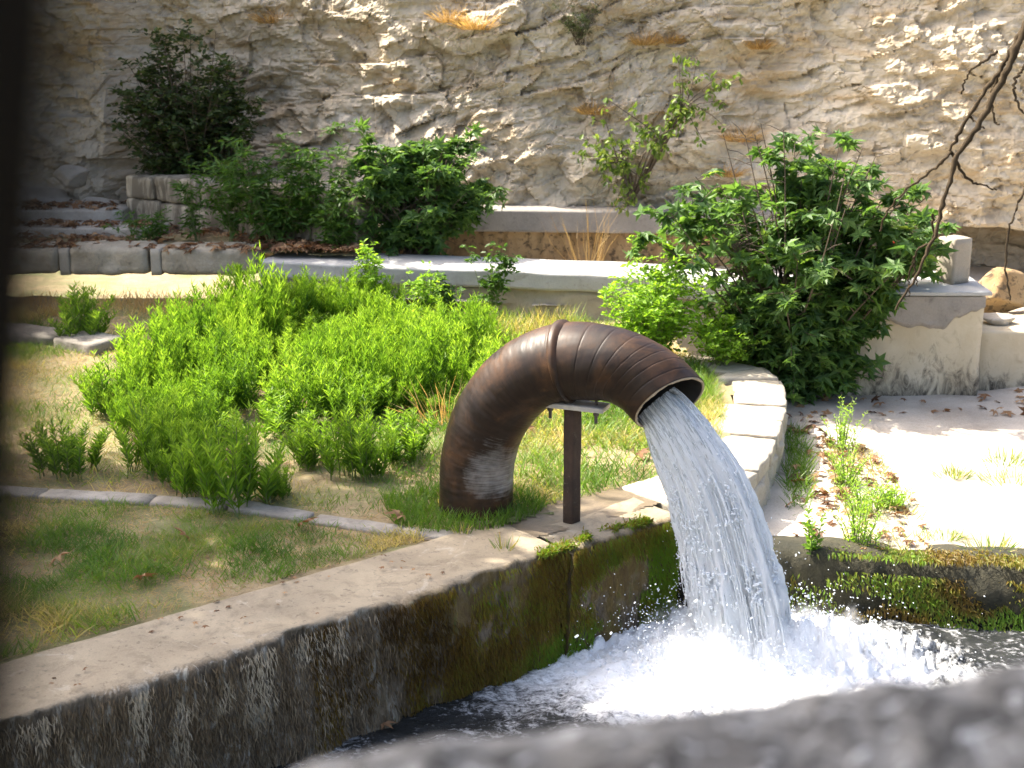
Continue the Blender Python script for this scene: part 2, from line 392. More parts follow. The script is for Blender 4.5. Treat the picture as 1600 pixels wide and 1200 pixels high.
MAT = dict(
    cliff=cliff_mat(), soil=soil_mat(), pale=pale_ground_mat(), basin=basin_mat(), rust=rust_mat(),
    conc=concrete_mat('tan_concrete'), wet=concrete_mat('damp_concrete', (.12, .092, .056), (.22, .17, .11), (.06, .045, .03), True),
    slab=concrete_mat('grey_concrete', (.34, .34, .33), (.44, .44, .43), (.22, .21, .19)),
    render=concrete_mat('weathered_render', (.27, .235, .185), (.40, .36, .29), (.12, .105, .085)),
    block=stone_mat('old_stone_block', (.30, .26, .19), (.45, .40, .305), (.13, .11, .085), 1.6, .6),
    ledge=stone_mat('pale_stone_slab', (.42, .37, .29), (.52, .47, .38), (.24, .20, .15), 1.5, .5),
    mortar=simple('pale_mortar', (.38, .34, .27), .95, 30, .25),
    ochre=stone_mat('ochre_stained_stone', (.30, .19, .085), (.42, .30, .16), (.035, .025, .018), 1.5, .6, (.52, .62)),
    pier=pier_mat('cream_render_stained', .28, .55), lowwall=pier_mat('streaked_pale_render', -.05, .9),
    patch=stone_mat('grey_render_patch', (.25, .23, .205), (.33, .30, .265), (.15, .13, .115), 1.2, .4),
    parapet=stone_mat('lichened_parapet_stone', (.16, .15, .135), (.42, .41, .39), (.018, .016, .013), 2.4, .9, (.49, .58), (.75, .75, .74)),
    darkwall=stone_mat('dark_wall_stone', (.022, .022, .012), (.055, .048, .024), (.010, .010, .006), 2.5, .7),  # near-black stone tone over the whole far wall
    kerb=stone_mat('lawn_kerb_stone', (.25, .225, .19), (.38, .35, .30), (.10, .09, .075), 2.0, .5),
    rock=stone_mat('loose_limestone', (.36, .32, .26), (.50, .46, .39), (.17, .15, .12), 1.6, .7),
    plate=simple('weathered_flat_bar', (.50, .47, .41), .6, 30, .3),
    post=stone_mat('rusty_post', (.035, .022, .015), (.075, .045, .028), (.16, .14, .11), 2.2, .4, (.60, .72)),
    bolt=simple('dark_bolt', (.06, .05, .045), .5, 40, .3),
    bark=bark_mat('grey_brown_bark', (.025, .018, .012), (.085, .065, .042)),
    shade_bark=bark_mat('shaded_trunk_bark', (.003, .0025, .002), (.010, .008, .006)),  # backlit shade put into the colour, far darker than real bark
    stem=simple('green_stem', (.13, .17, .05), .7, 40, .2), twig=simple('woody_twig', (.10, .075, .05), .85, 40, .3),
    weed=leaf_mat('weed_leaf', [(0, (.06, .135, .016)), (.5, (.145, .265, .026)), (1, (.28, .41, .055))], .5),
    lime_leaf=leaf_mat('bright_shrub_leaf', [(0, (.15, .28, .025)), (.6, (.24, .40, .045)), (1, (.33, .48, .07))], .55),
    fig=leaf_mat('fig_leaf', [(0, (.045, .10, .03)), (.55, (.095, .18, .045)), (.9, (.15, .25, .06)), (1, (.21, .30, .07))], .45),
    laurel=leaf_mat('dark_shrub_leaf', [(0, (.024, .045, .012)), (.6, (.055, .085, .022)), (1, (.12, .15, .045))], .3),
    willow=leaf_mat('tall_weed_leaf', [(0, (.04, .095, .016)), (.6, (.07, .15, .022)), (1, (.12, .21, .035))], .4),
    sapling=leaf_mat('sapling_leaf', [(0, (.08, .14, .025)), (.6, (.14, .21, .035)), (1, (.22, .28, .06))], .4),
    plane=leaf_mat('plane_leaf', [(0, (.02, .055, .012)), (1, (.06, .12, .025))], .3),
    grass=leaf_mat('grass_blade', [(0, (.07, .145, .018)), (.35, (.12, .22, .03)), (.6, (.20, .25, .06)), (.8, (.38, .31, .13)), (1, (.52, .42, .20))], .45),
    dry=leaf_mat('dry_grass', [(0, (.26, .17, .07)), (.5, (.42, .29, .12)), (1, (.56, .42, .20))], .35, (1, .85, .5)),
    litter=leaf_mat('dead_leaf', [(0, (.085, .045, .024)), (.5, (.20, .105, .05)), (1, (.38, .25, .135))], .2, (1, .7, .4), .7),
    moss=leaf_mat('moss_tuft', [(0, (.075, .045, .014)), (.35, (.18, .115, .025)), (.65, (.19, .175, .028)), (1, (.15, .27, .028))], .4),
    limehair=leaf_mat('lime_crust', [(0, (.13, .095, .058)), (.45, (.28, .225, .145)), (1, (.56, .50, .385))], .1, (1, .9, .7), .9),
    water=water_mat(), strand=strand_mat(), jet=jet_mat('jet_core', .375, 1.0), heart=jet_mat('jet_heart', .20, 1.0), sheath=jet_mat('jet_sheath', .535, .9), drop=drop_mat(),
    white=simple('white_paint', (.75, .75, .73), .5, 20, .1), red=simple('red_paint', (.50, .03, .02), .5, 20, .1),
)

# ------------------------------------------------------------------ terrain
def sheet(name, poly, z, mat, step=.06, amp=.02, freq=2.0, seed=0, kind='structure', sides=None, extra=None):
    p = np.array(poly); x0, y0 = p.min(0); x1, y1 = p.max(0)
    xs = np.arange(x0, x1+step, step); ys = np.arange(y0, y1+step, step)
    X, Y = np.meshgrid(xs, ys)
    Z = z+amp*fbm(X*freq, Y*freq, 0, 4, seed)
    if extra is not None: Z = Z+extra(X, Y)
    F = grid_faces(len(ys), len(xs)); V = np.stack([X, Y, Z], -1).reshape(-1, 3)
    c = V[F].mean(1); F = F[in_poly(c[:, 0], c[:, 1], poly)]
    used = np.unique(F); mp = np.zeros(len(V), int); mp[used] = np.arange(len(used))
    return tag(obj(name, mesh_data(name, V[used], mp[F], mat, True)), kind=kind)

gm = mesh_data('earth_plain', [(-250, -250, -1.6), (250, -250, -1.6), (250, 250, -1.6), (-250, 250, -1.6)], np.array([[0, 1, 2, 3]]), MAT['soil'])
tag(obj('earth_plain', gm), kind='structure')
LAWN = [(-9.5, 5.2), (-2.9, 6.25), (-0.5, 8.25), (0.95, 9.35), (1.5, 9.9), (1.85, 11.0), (1.95, 12.0), (1.8, 12.8), (1.5, 14.9), (-2.8, 15.9), (-9.5, 16.1)]
sheet('lawn', LAWN, -.012, MAT['soil'], .06, .022, 1.4, 3)
sheet('lower_terrace', [(0.75, 9.3), (1.9, 9.13), (3.4, 8.95), (9.5, 8.2), (9.5, 13.9), (1.5, 14.4), (1.5, 9.6)], -.36, MAT['pale'], .06, .03, 1.1, 9)
sheet('leaf_terrace', [(-9.5, 15.95), (-2.9, 15.85), (-1.75, 15.6), (-1.5, 16.2), (-2.0, 21), (-9.5, 21)], .555, MAT['soil'], .08, .03, 1.2, 12)
sheet('channel_floor', [(-2.3, 15.2), (9.5, 13.9), (9.5, 18.5), (-2.3, 19)], .14, MAT['pale'], .12, .03, 1.2, 14)

# ------------------------------------------------------------------ cliff
def cliff_surface(X, Z):
    Y0 = np.interp(X, [-13, -9, -7.2, -6.2, -5.45, -5.0, -4.3, -2.5, 0, 2.0, 3.6, 5, 8, 13], [14.8, 17.0, 18.2, 18.7, 18.9, 19.6, 19.4, 18.3, 17.25, 16.95, 16.6, 16.1, 15.5, 15.2])
    Y = Y0+.16*np.maximum(Z-.3, -1)+1.1*(1-sstep(.70, .78, Z+.05*vnoise(X*2, 0*X, 0, 88)))*sstep(4.0, 4.4, X)
    right = sstep(2.0, 4.5, X)
    wx = X+.30*fbm(X*.5, Z*.6, 0, 3, 51); wz = Z+.13*fbm(X*.5, Z*.7, 3, 3, 52)
    sl = np.interp(X, [-8, -3, 1, 5, 9], [.02, .16, .30, .26, .08])
    w = wz-sl*wx; s = wx+sl*wz
    d = .22*fbm(X*.34, Z*.45, 0, 3, 31)+.07*fbm(X*1.1, Z*1.3, 1, 3, 33)
    pale = 0*X
    for th, ln_, amp, sd in ((.50, 1.1, .15, 11), (.19, .50, .070, 12), (.075, .22, .030, 13)):
        lw = w/th+.40*vnoise(s*.35/th**.5, w*.6, 0, sd+60)+.10*vnoise(s*2.2, w*3, 0, sd+61); li = np.floor(lw); lf = lw-li
        bs = s/ln_+7.3*_h3(li, 0*li, 0*li, sd)+.30*vnoise(s*2.5/ln_, w*2.5/th*.5, 1, sd+62); bi = np.floor(bs); bf = bs-bi
        r0 = _h3(li, bi, 0*li, sd+1); r1 = _h3(li, bi, 0*li+1, sd+1); r2 = _h3(li, bi, 0*li+2, sd+1)
        k = amp*(1-.60*right)*sstep(-.35, .2, fbm(X*.55, Z*.7, sd*1.0, 2, sd+63)+.12)
        d = d+k*((r0-.5)+.55*(r1-.5)*(bf-.5)+.75*(r2-.35)*(lf-.5)-.14*(1-sstep(0, .12, lf))-.10*(1-sstep(0, .06, bf)))
        if th > .1: pale = np.maximum(pale, (r1 > .72)*1.0)
    f1, f2, q, du, dv = worley(s/.75+4, w/.42+2, 91)
    d = d+(1-.4*right)*(.09*(q[0]-.5)+.24*(q[1]-.5)*du+.17*(q[2]-.5)*dv)
    f1, f2, q, du, dv = worley(s/.26+1, w/.17+5, 92)
    d = d+.05*(q[0]-.5)+.14*(q[1]-.5)*du+.10*(q[2]-.5)*dv
    rg = 1-np.abs(fbm(s*1.6, w*3.2, 0, 4, 45, .55))
    d = d+.06*(rg-.6)+.036*fbm(X*3.4, Z*4.0, 0, 5, 41, .58)+.011*fbm(X*15, Z*17, 2, 3, 43, .65)
    return Y-d, pale
xs = np.unique(np.concatenate([np.arange(-13, -7.6, .08), np.arange(-7.6, 7.8, .0215), np.arange(7.8, 13, .08)]))
zs = np.concatenate([np.arange(-.1, 3.75, .0205), np.linspace(3.8, 1.0*6.4, 40)])
X, Z = np.meshgrid(xs, zs)
hmax = np.interp(X, [-13, -7, -5, -1, 13], [9.5, 8.6, 6.2, 5.2, 5.2])/6.4
Zs = np.where(Z > 3.75, 3.75+(Z-3.75)*((hmax*6.4-3.75)/(6.4-3.75)), Z)
Yc, pale = cliff_surface(X, Zs)
Yc = np.where(Z > 3.75, Yc, Yc)
V = np.stack([X, Yc, Zs], -1).reshape(-1, 3); nv = len(V)
F = grid_faces(len(zs), len(xs))
top = V[-len(xs):].copy(); top[:, 1] += 14; top[:, 2] += .5
V = np.concatenate([V, top])
a = np.arange(nv-len(xs), nv); b = np.arange(nv, nv+len(xs))
F = np.concatenate([F, np.stack([a[:-1], a[1:], b[1:], b[:-1]], -1)])
pa = np.concatenate([pale.ravel().astype(float), np.zeros(len(xs))])
cliff = tag(obj('cliff', mesh_data('cliff', V, F, MAT['cliff'], False, {'paleface': pa})), kind='structure')
def cliff_y(x, z): return float(cliff_surface(np.array([x*1.0]), np.array([z*1.0]))[0][0])

def boulder(name, size, loc, mat, seed, parent=None, rz=0, freq=2.2, amp=.16):
    bm = bmesh.new(); bmesh.ops.create_icosphere(bm, subdivisions=4, radius=1)
    P = np.array([v.co[:] for v in bm.verts]); F = np.array([[v.index for v in f.verts] for f in bm.faces]); bm.free()
    r_ = np.random.default_rng(seed)
    for k in range(11):                        # knock flat faces off the ball
        n = r_.normal(size=3); n /= np.linalg.norm(n); h = r_.uniform(.55, .85)
        d = P@n; P = P-np.maximum(d-h, 0)[:, None]*n
    P = P*(1+amp*.35*fbm(P[:, 0]*freq+seed, P[:, 1]*freq, P[:, 2]*freq, 4, seed))[:, None]
    P = P*np.array(size)/2; c, s = math.cos(rz), math.sin(rz); P = P@np.array([[c, s, 0], [-s, c, 0], [0, 0, 1]])
    P[:, 2] -= P[:, 2].min()*.8
    return obj(name, mesh_data(name, P, F, mat, True), parent, loc)
def slab_piece(name, quad, z0, z1, mat, parent, seed=0, rnd=.02, amp=.008, n=6, freq=6):
    """a stone slab on the four ground corners quad (a,b,c,d round), from z0 to z1"""
    q = np.array(quad, float); L = (np.linalg.norm(q[1]-q[0])+np.linalg.norm(q[2]-q[3]))/2; W = (np.linalg.norm(q[3]-q[0])+np.linalg.norm(q[2]-q[1]))/2
    P, F = rbox(L, W, z1-z0, n, rnd, amp, freq, seed)
    u = (P[:, 0]/L+.5)[:, None]; v = (P[:, 1]/W+.5)[:, None]
    xy = q[0]*(1-u)*(1-v)+q[1]*u*(1-v)+q[2]*u*v+q[3]*(1-u)*v
    return obj(name, mesh_data(name, np.concatenate([xy, P[:, 2:]+z0], 1), F, mat, True), parent)

def sweep(name, path, section, mat, parent=None, disp=None, ds=.03, smooth=True, s0=0.0):
    """section: list of (w, z, face); w is measured to the right of the path"""
    path = spline(path, max(3, int(np.linalg.norm(np.diff(np.array(path), axis=0), axis=1).sum()/ds)))
    T = np.gradient(path, axis=0); T /= np.linalg.norm(T, axis=1, keepdims=True); Nn = np.stack([T[:, 1], -T[:, 0]], 1)
    s = s0+np.concatenate([[0], np.cumsum(np.linalg.norm(np.diff(path, axis=0), axis=1))])
    sec = np.array(section, float)
    S, W = np.meshgrid(s, sec[:, 0], indexing='ij'); Zz = np.broadcast_to(sec[:, 1], S.shape).copy(); Fc = np.broadcast_to(sec[:, 2], S.shape)
    dw, dz = disp(S, Zz, Fc, W) if disp else (0, 0)
    W = W+dw; Zz = Zz+dz
    XY = path[:, None, :]+W[..., None]*Nn[:, None, :]
    V = np.concatenate([XY, Zz[..., None]], -1).reshape(-1, 3)
    F = grid_faces(len(s), len(sec)); k = len(sec)
    caps = [np.arange(k)[None, :], (np.arange(k)+(len(s)-1)*k)[None, ::-1]]
    me = mesh_data(name, V, [F]+caps, mat, smooth, {'face': Fc.ravel(), 'along': S.ravel()})
    return obj(name, me, parent)

# leaves ------------------------------------------------------------
LANCE = (np.array([(0, 0, 0), (.42, .15, .05), (1, 0, -.08), (.42, -.15, .05)]), np.array([(0, 2, 1), (0, 3, 2)]))
OVAL = (np.array([(0, 0, 0), (.3, .24, .06), (.68, .22, .04), (1, 0, -.1), (.68, -.22, .04), (.3, -.24, .06)]), np.array([(0, 3, 2), (0, 2, 1), (0, 4, 3), (0, 5, 4)]))
BLADE = (np.array([(0, .035, 0), (0, -.035, 0), (.55, .026, .05), (.55, -.026, .05), (1, 0, -.08)]), np.array([(0, 1, 3), (0, 3, 2), (2, 3, 4)]))
_fo = [(-150, .22), (-112, .58), (-88, .34), (-52, .82), (-27, .42), (0, 1.0), (27, .42), (52, .82), (88, .34), (112, .58), (150, .22)]
_fv = [(.02, 0, 0)]+[(r*math.cos(math.radians(a)), r*math.sin(math.radians(a)), (-.16 if r > .5 else .05)) for a, r in _fo]
FIG = (np.array(_fv), np.array([(0, i, i+1) for i in range(1, 11)]))
def leaves(P, D, size, tpl, up=None, jitter=.5, rnd=None, r_=rng):
    P = np.asarray(P, float); n = len(P)
    if n == 0: return np.zeros((0, 3)), np.zeros((0, 3), int), np.zeros(0)
    D = np.asarray(D, float); D = D/(np.linalg.norm(D, axis=1, keepdims=True)+1e-9)
    u = np.array([0, 0, 1.0]) if up is None else np.asarray(up, float)
    u = u+jitter*r_.normal(size=(n, 3)); S = np.cross(u, D); S /= np.linalg.norm(S, axis=1, keepdims=True)+1e-9; N = np.cross(D, S)
    size = np.broadcast_to(np.asarray(size, float), (n,))
    t = tpl[0]; V = P[:, None]+size[:, None, None]*(t[None, :, 0:1]*D[:, None]+t[None, :, 1:2]*S[:, None]+t[None, :, 2:3]*N[:, None])
    F = tpl[1][None]+(np.arange(n)*len(t))[:, None, None]
    rr = r_.random(n) if rnd is None else rnd
    return V.reshape(-1, 3), F.reshape(-1, 3), np.repeat(rr, len(t))
def quad_curve(a, b, c, t):
    t = np.asarray(t)[:, None]; return (1-t)**2*a+2*t*(1-t)*b+t*t*c

def stem_clump(r_, nst, height, spread, leaf, tpl, per, base=.08, up=1.1, lean=.35, start=.12):
    """upright leafy stems from one root: (leaf verts, faces, rnd), (stem verts, faces)"""
    LB, SB = Bag(), Bag()
    for k in range(nst):
        a = r_.uniform(0, 2*np.pi); rr = math.sqrt(r_.random())
        p0 = np.array([math.cos(a)*rr*base, math.sin(a)*rr*base, -.02])
        h = height*r_.uniform(.6, 1.05)*(1-.30*rr)
        a2 = a+r_.normal()*.4; e = np.array([math.cos(a2)*rr*spread, math.sin(a2)*rr*spread, h]); m_ = np.array([e[0]*lean, e[1]*lean, h*.55])
        n = int(per*r_.uniform(.8, 1.2)); t = np.sort(r_.uniform(start, 1.0, n)); C = quad_curve(p0, m_, e, t)
        az = np.arange(n)*2.4+r_.uniform(0, 6); el = r_.normal(up, .3, n)
        D = np.stack([np.cos(az), np.sin(az), el], 1)
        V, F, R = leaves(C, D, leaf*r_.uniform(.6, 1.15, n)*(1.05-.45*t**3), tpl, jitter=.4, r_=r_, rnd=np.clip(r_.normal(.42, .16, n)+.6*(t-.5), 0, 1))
        LB.add(V, F, rnd=R)
        V, F = tube(quad_curve(p0, m_, e, np.linspace(0, 1, 5)), np.linspace(.0045, .0015, 5)*max(1, height*1.2), 4); SB.add(V, F)
    return LB, SB
def plant(name, loc, label, cat, LB, SB, lm, sm, group=None, fname='foliage', rz=0):
    e = empty(name, loc, label, cat, group, rz)
    obj(fname, LB.mesh(fname, lm), e); obj('stem', SB.mesh('stem', sm), e)
    return e
def shrub(name, loc, label, rx, ry, h, nst, ntw, per, leaf, tpl, lm, sm, seed, z0=.0, droop=.0, group=None, cat='shrub', bulge=.5, twl=.35, srad=.012, updir=.35, hole=0.0, flat=.55):
    """woody shrub: stems rising from the foot, side twigs, leaves set round the twigs"""
    r_ = np.random.default_rng(seed); LB, SB = Bag(), Bag()
    for k in range(nst):
        a = r_.uniform(0, 2*np.pi); rr = math.sqrt(r_.random())
        top = np.array([math.cos(a)*rr*rx, math.sin(a)*rr*ry, h*(1-bulge*rr**2)*r_.uniform(.55, 1.03)])
        p0 = np.array([r_.normal()*.10*rx, r_.normal()*.10*ry, -.03]); mid = np.array([top[0]*.45, top[1]*.45, top[2]*r_.uniform(.45, .75)])
        t5 = np.linspace(0, 1, 7); V, F = tube(quad_curve(p0, mid, top, t5), np.linspace(srad, srad*.25, 7), 5); SB.add(V, F)
        for j in range(ntw):
            t = r_.uniform(.18+z0, 1.0); b0 = quad_curve(p0, mid, top, [t])[0]
            az = r_.uniform(0, 2*np.pi); out = np.array([math.cos(az), math.sin(az)*.9, r_.normal(updir, .35)])
            L = twl*r_.uniform(.5, 1.2)*(1.15-.6*t); b1 = b0+out*L*.55; b2 = b0+out*L+np.array([0, 0, -droop*L])
            V, F = tube(quad_curve(b0, b1, b2, [0, .5, 1]), [srad*.3, srad*.22, srad*.1], 4); SB.add(V, F)
            if hole and fbm(b2[0]*1.7+seed, b2[1]*1.7, b2[2]*1.7, 2, seed) < -hole: continue
            n = max(2, int(per*r_.uniform(.7, 1.3))); tt = np.linspace(.25, 1.0, n); C = quad_curve(b0, b1, b2, tt)
            aa = np.arange(n)*2.4+r_.uniform(0, 6)
            D = out[None]*.55+np.stack([np.cos(aa), np.sin(aa), r_.normal(.05-droop, .35, n)], 1)
            q = np.array([C[:, 0]/rx, C[:, 1]/ry, C[:, 2]/h-.4]).T
            rn = np.clip(r_.normal(.45, .2, n), 0, 1)
            V, F, R = leaves(C+r_.normal(size=C.shape)*.01, D, leaf*r_.uniform(.55, 1.15, n), tpl, jitter=flat, r_=r_, rnd=rn); LB.add(V, F, rnd=R)
    return plant(name, loc, label, cat, LB, SB, lm, sm, group)

# ------------------------------------------------------------------ basin walls
T2 = np.array([.776, .631]); N2 = np.array([.631, -.776]); P0 = np.array([-2.9, 5.59])
def wall_section(top=.014, width=.62, r=.035, bottom=-1.05, nf=46):
    s = [(-width-.02, -.25, 0), (-width, top-.01, 0)]+[(-width+(width-r)*t, top, 0) for t in np.linspace(.04, 1, 18)]
    s += [(-r+r*math.sin(a), top-r+r*math.cos(a), .12+.3*a) for a in (.5, 1.0, 1.45)]
    s += [(0, top-r-(top-r-bottom)*t, 1) for t in np.linspace(.02, 1, nf)]
    return s
def basin_disp(S, Z, F, W):
    f = sstep(.1, .6, F); sh = fbm(S*7.5, Z*2.6, 0, 5, 101, .6); big = fbm(S*1.3, Z*1.6, 0, 3, 103)
    dw = f*(.026*sh+.03*big+.012*sstep(-.05, -.35, Z)) + (1-f)*0.012*fbm(S*1.5, 0*Z, 0, 3, 104)
    dz = (1-f)*.006*fbm(S*3, W*5, 0, 4, 105) - sstep(.05, .3, F)*(1-sstep(.45, .9, F))*.014*np.maximum(fbm(S*5, 0*Z, 0, 3, 107), 0)
    return dw, dz
bw = empty('basin_wall', (0, 0, 0), 'long tan concrete wall with shaggy stained face along the left of the basin', 'wall')
sweep('wall_section', [P0-T2*1.4, P0+T2*1.3, P0+T2*4.11], wall_section(), MAT['basin'], bw, basin_disp, .022, s0=-1.4)
sec2 = wall_section(.004, .40)
sweep('wall_section', [P0+T2*4.155+N2*.035, P0+T2*4.6+N2*.03, P0+T2*5.12+N2*.02], sec2, MAT['basin'], bw,
      lambda S, Z, F, W: tuple(a*1.35 for a in basin_disp(S, Z, F, W)), .022, s0=4.155)
def hang(n, s0, s1, zt, zb, size, path0, tdir, ndir, seed, tone, dense=None, out=.55):
    r_ = np.random.default_rng(seed); s = r_.uniform(s0, s1, n); z = zt+(zb-zt)*r_.random(n)
    if dense is not None:
        k = r_.random(n) < dense(s, z); s, z = s[k], z[k]
    n = len(s); P = np.zeros((n, 3)); P[:, :2] = path0+s[:, None]*tdir+ndir*(.012+.03*fbm(s*1.3, z*1.6, 0, 3, 103)+.02*fbm(s*7.5, z*2.6, 0, 5, 101, .6))[:, None]; P[:, 2] = z; P[:, :2] += ndir*np.where(s > 4.15, .042, 0)[:, None]
    D = np.zeros((n, 3)); D[:, :2] = ndir*out+tdir*r_.normal(0, .25, n)[:, None]; D[:, 2] = -r_.uniform(.5, 1.3, n)
    up = np.array([ndir[0], ndir[1], .5])
    return leaves(P, D, size*r_.uniform(.5, 1.3, n), (LANCE[0]*np.array([1, .42, 1]), LANCE[1]), up, .6, np.clip(tone(s, z)+r_.normal(0, .13, n), 0, 1), r_)
V, F, R = hang(48000, 2.3, 5.12, 0.0, -.78, .045, P0, T2, N2, 5,
               lambda s, z: .12+.28*sstep(2.6, 3.6, s)+.45*sstep(3.4, 4.6, s)*sstep(-.75, -.1, -np.abs(z+.4)+.1)+.25*fbm(s*2.2, z*3, 0, 3, 77)+.15*sstep(-.4, -.7, z),
               lambda s, z: np.clip(.25+.9*sstep(2.5, 3.6, s), 0, 1)*sstep(-.9, .2, fbm(s*3, z*3, 0, 3, 78)))
B = Bag(); B.add(V, F, rnd=R)
mo = obj('moss', B.mesh('moss', MAT['moss']), bw); mo['kind'] = 'stuff'; mo['label'] = 'shaggy brown and green moss hanging on the wall face'
V, F, R = hang(34000, -1.3, 3.3, -.02, -1.0, .05, P0, T2, N2, 6,
               lambda s, z: .22+.75*sstep(.0, .5, fbm(s*4.6, z*1.5, 0, 5, 79, .65))*sstep(-.85, -.1, z),
               lambda s, z: .75*sstep(3.3, 2.2, s), .35)
B = Bag(); B.add(V, F, rnd=R)
mo = obj('lime_crust', B.mesh('lime_crust', MAT['limehair']), bw); mo['kind'] = 'stuff'; mo['label'] = 'whitish stringy lime crust dripping over the wall face'
# moss cushion on the lip of the far section
r_ = np.random.default_rng(8); n = 3800; s = r_.uniform(3.95, 5.12, n); w = -np.abs(r_.normal(0, .05, n))+.03
P = np.zeros((n, 3)); P[:, :2] = P0+s[:, None]*T2+w[:, None]*N2; P[:, 2] = .004+.03*np.maximum(fbm(s*6, w*8, 0, 2, 80), -.1)
kk = fbm(s*3, w*6, 0, 3, 81) > -.25; P = P[kk]; n = len(P)
D = r_.normal(size=(n, 3))*.5+np.array([.3, -.4, .35]); V, F, R = leaves(P, D, .035*r_.uniform(.6, 1.3, n), LANCE, r_=r_, rnd=np.clip(r_.normal(.8, .18, n), 0, 1))
B = Bag(); B.add(V, F, rnd=R); mo = obj('moss_lip', B.mesh('moss_lip', MAT['moss']), bw); mo['kind'] = 'stuff'

# far side of the basin: low mossy wall holding the lower terrace
FP = [(0.55, 9.2), (1.2, 9.06), (1.81, 8.95), (2.6, 8.83), (3.4, 8.70), (5.2, 8.45), (7.0, 8.2)]
mw = empty('mossy_wall', (0, 0, 0), 'low dark wall overgrown with green and orange moss behind the splash', 'wall')
fs = [(-.35, -.4, 0), (-.34, -.335, 0), (-.2, -.33, 0), (-.1, -.335, 0), (-.05, -.345, .2), (-.01, -.375, .5), (.015, -.42, 1)]+[(.02+.12*t, -.42-.63*t, 1) for t in np.linspace(.05, 1, 24)]
sweep('wall_body', FP, fs, MAT['darkwall'], mw, lambda S, Z, F, W: (sstep(.1, .6, F)*(.05*fbm(S*2.2, Z*2.5, 0, 4, 111)+.02*fbm(S*9, Z*4, 0, 3, 112)), .025*fbm(S*2.5, W*4, 0, 3, 113)), .03, s0=4.2)
pth = spline(FP, 300); r_ = np.random.default_rng(9); n = 34000
i = r_.integers(0, 299, n); f = r_.random(n)[:, None]; b0 = pth[i]*(1-f)+pth[i+1]*f
zz = -.335-.5*r_.random(n)**1.5; xx = b0[:, 0]
dens = (.30+.7*sstep(2.0, 2.9, xx))*sstep(-.3, .25, fbm(xx*2.6, zz*5, 0, 3, 115)+.35*sstep(2.2, 3.0, xx))
k = r_.random(n) < dens; b0, zz, xx = b0[k], zz[k], xx[k]; n = len(zz)
P = np.zeros((n, 3)); P[:, 0] = b0[:, 0]; P[:, 1] = b0[:, 1]-(.0+.14*np.clip((-zz-.40)/.6, -.2, 1)+.02)-.05*fbm(xx*2.2, zz*2.5, 0, 3, 111)*.6; P[:, 2] = zz
P[:, 1] += np.where(zz > -.42, r_.random(n)*.22, 0); P[:, 2] = np.where(zz > -.42, -.325+r_.random(n)*.015, P[:, 2])
D = np.stack([r_.normal(0, .35, n), -.6+0*zz, r_.normal(-.6, .4, n)], 1)
tone = .36+.5*sstep(-.45, .35, fbm(xx*1.6, zz*4, 0, 3, 116))+.25*sstep(2.9, 3.4, xx)+r_.normal(0, .12, n)
V, F, R = leaves(P, D, .042*r_.uniform(.5, 1.3, n), LANCE, np.array([0, -1, .5]), .5, np.clip(tone, 0, 1), r_)
B = Bag(); B.add(V, F, rnd=R); mo = obj('moss', B.mesh('moss', MAT['moss']), mw); mo['kind'] = 'stuff'

# damp pad round the pipe and post
sheet('concrete_pad', [(-.55, 8.35), (-.2, 8.1), (1.0, 9.0), (1.62, 9.42), (1.72, 9.75), (1.2, 9.55), (.75, 9.35), (.2, 8.98), (-.3, 8.72)], .006, MAT['wet'], .03, .012, 2.5, 21, sides=None)

# curved stone ledge between the lawn and the lower terrace
LC = spline([(1.07, 8.9), (1.62, 9.34), (1.80, 9.70), (1.97, 10.15), (2.15, 10.75), (2.32, 11.45), (2.42, 12.1), (2.36, 12.55), (2.06, 12.92), (1.55, 13.15)], 241)
lt = np.gradient(LC, axis=0); lt /= np.linalg.norm(lt, axis=1, keepdims=True); ln = np.stack([lt[:, 1], -lt[:, 0]], 1)
lg = empty('curved_ledge', (0, 0, 0), 'curved ledge of pale stone slabs edging the lawn right of the water jet', 'ledge')
sec = [(-.4, -.5, 0), (-.4, -.10, 0), (-.06, -.10, 0), (-.03, -.10, .5)]+[(-.02, -.1-.34*t, 1) for t in np.linspace(.05, 1, 16)]
sweep('ledge_wall', [tuple(p) for p in LC[::20]], sec, MAT['ledge'], lg, lambda S, Z, F, W: (sstep(.3, .9, F)*(.045*fbm(S*6, Z*1.6, 0, 4, 121)), 0*S), .025)
cuts = [0, 24, 50, 72, 92, 114, 134, 156, 176, 196, 218, 240]; r_ = np.random.default_rng(4)
for k in range(len(cuts)-1):
    i, j = cuts[k], cuts[k+1]; w = .52+.12*math.sin(k*1.7); g = .012
    a, b = LC[i]+lt[i]*g, LC[j]-lt[j]*g
    ci = a-ln[i]*w*(.7 if k > 8 else 1); cj = b-ln[j]*w*(.7 if k > 7 else 1)
    slab_piece('coping_slab', [a, b, cj, ci], -.115, .012+r_.uniform(-.012, .016), MAT['ledge'], lg, 40+k, .022, .012, 8)

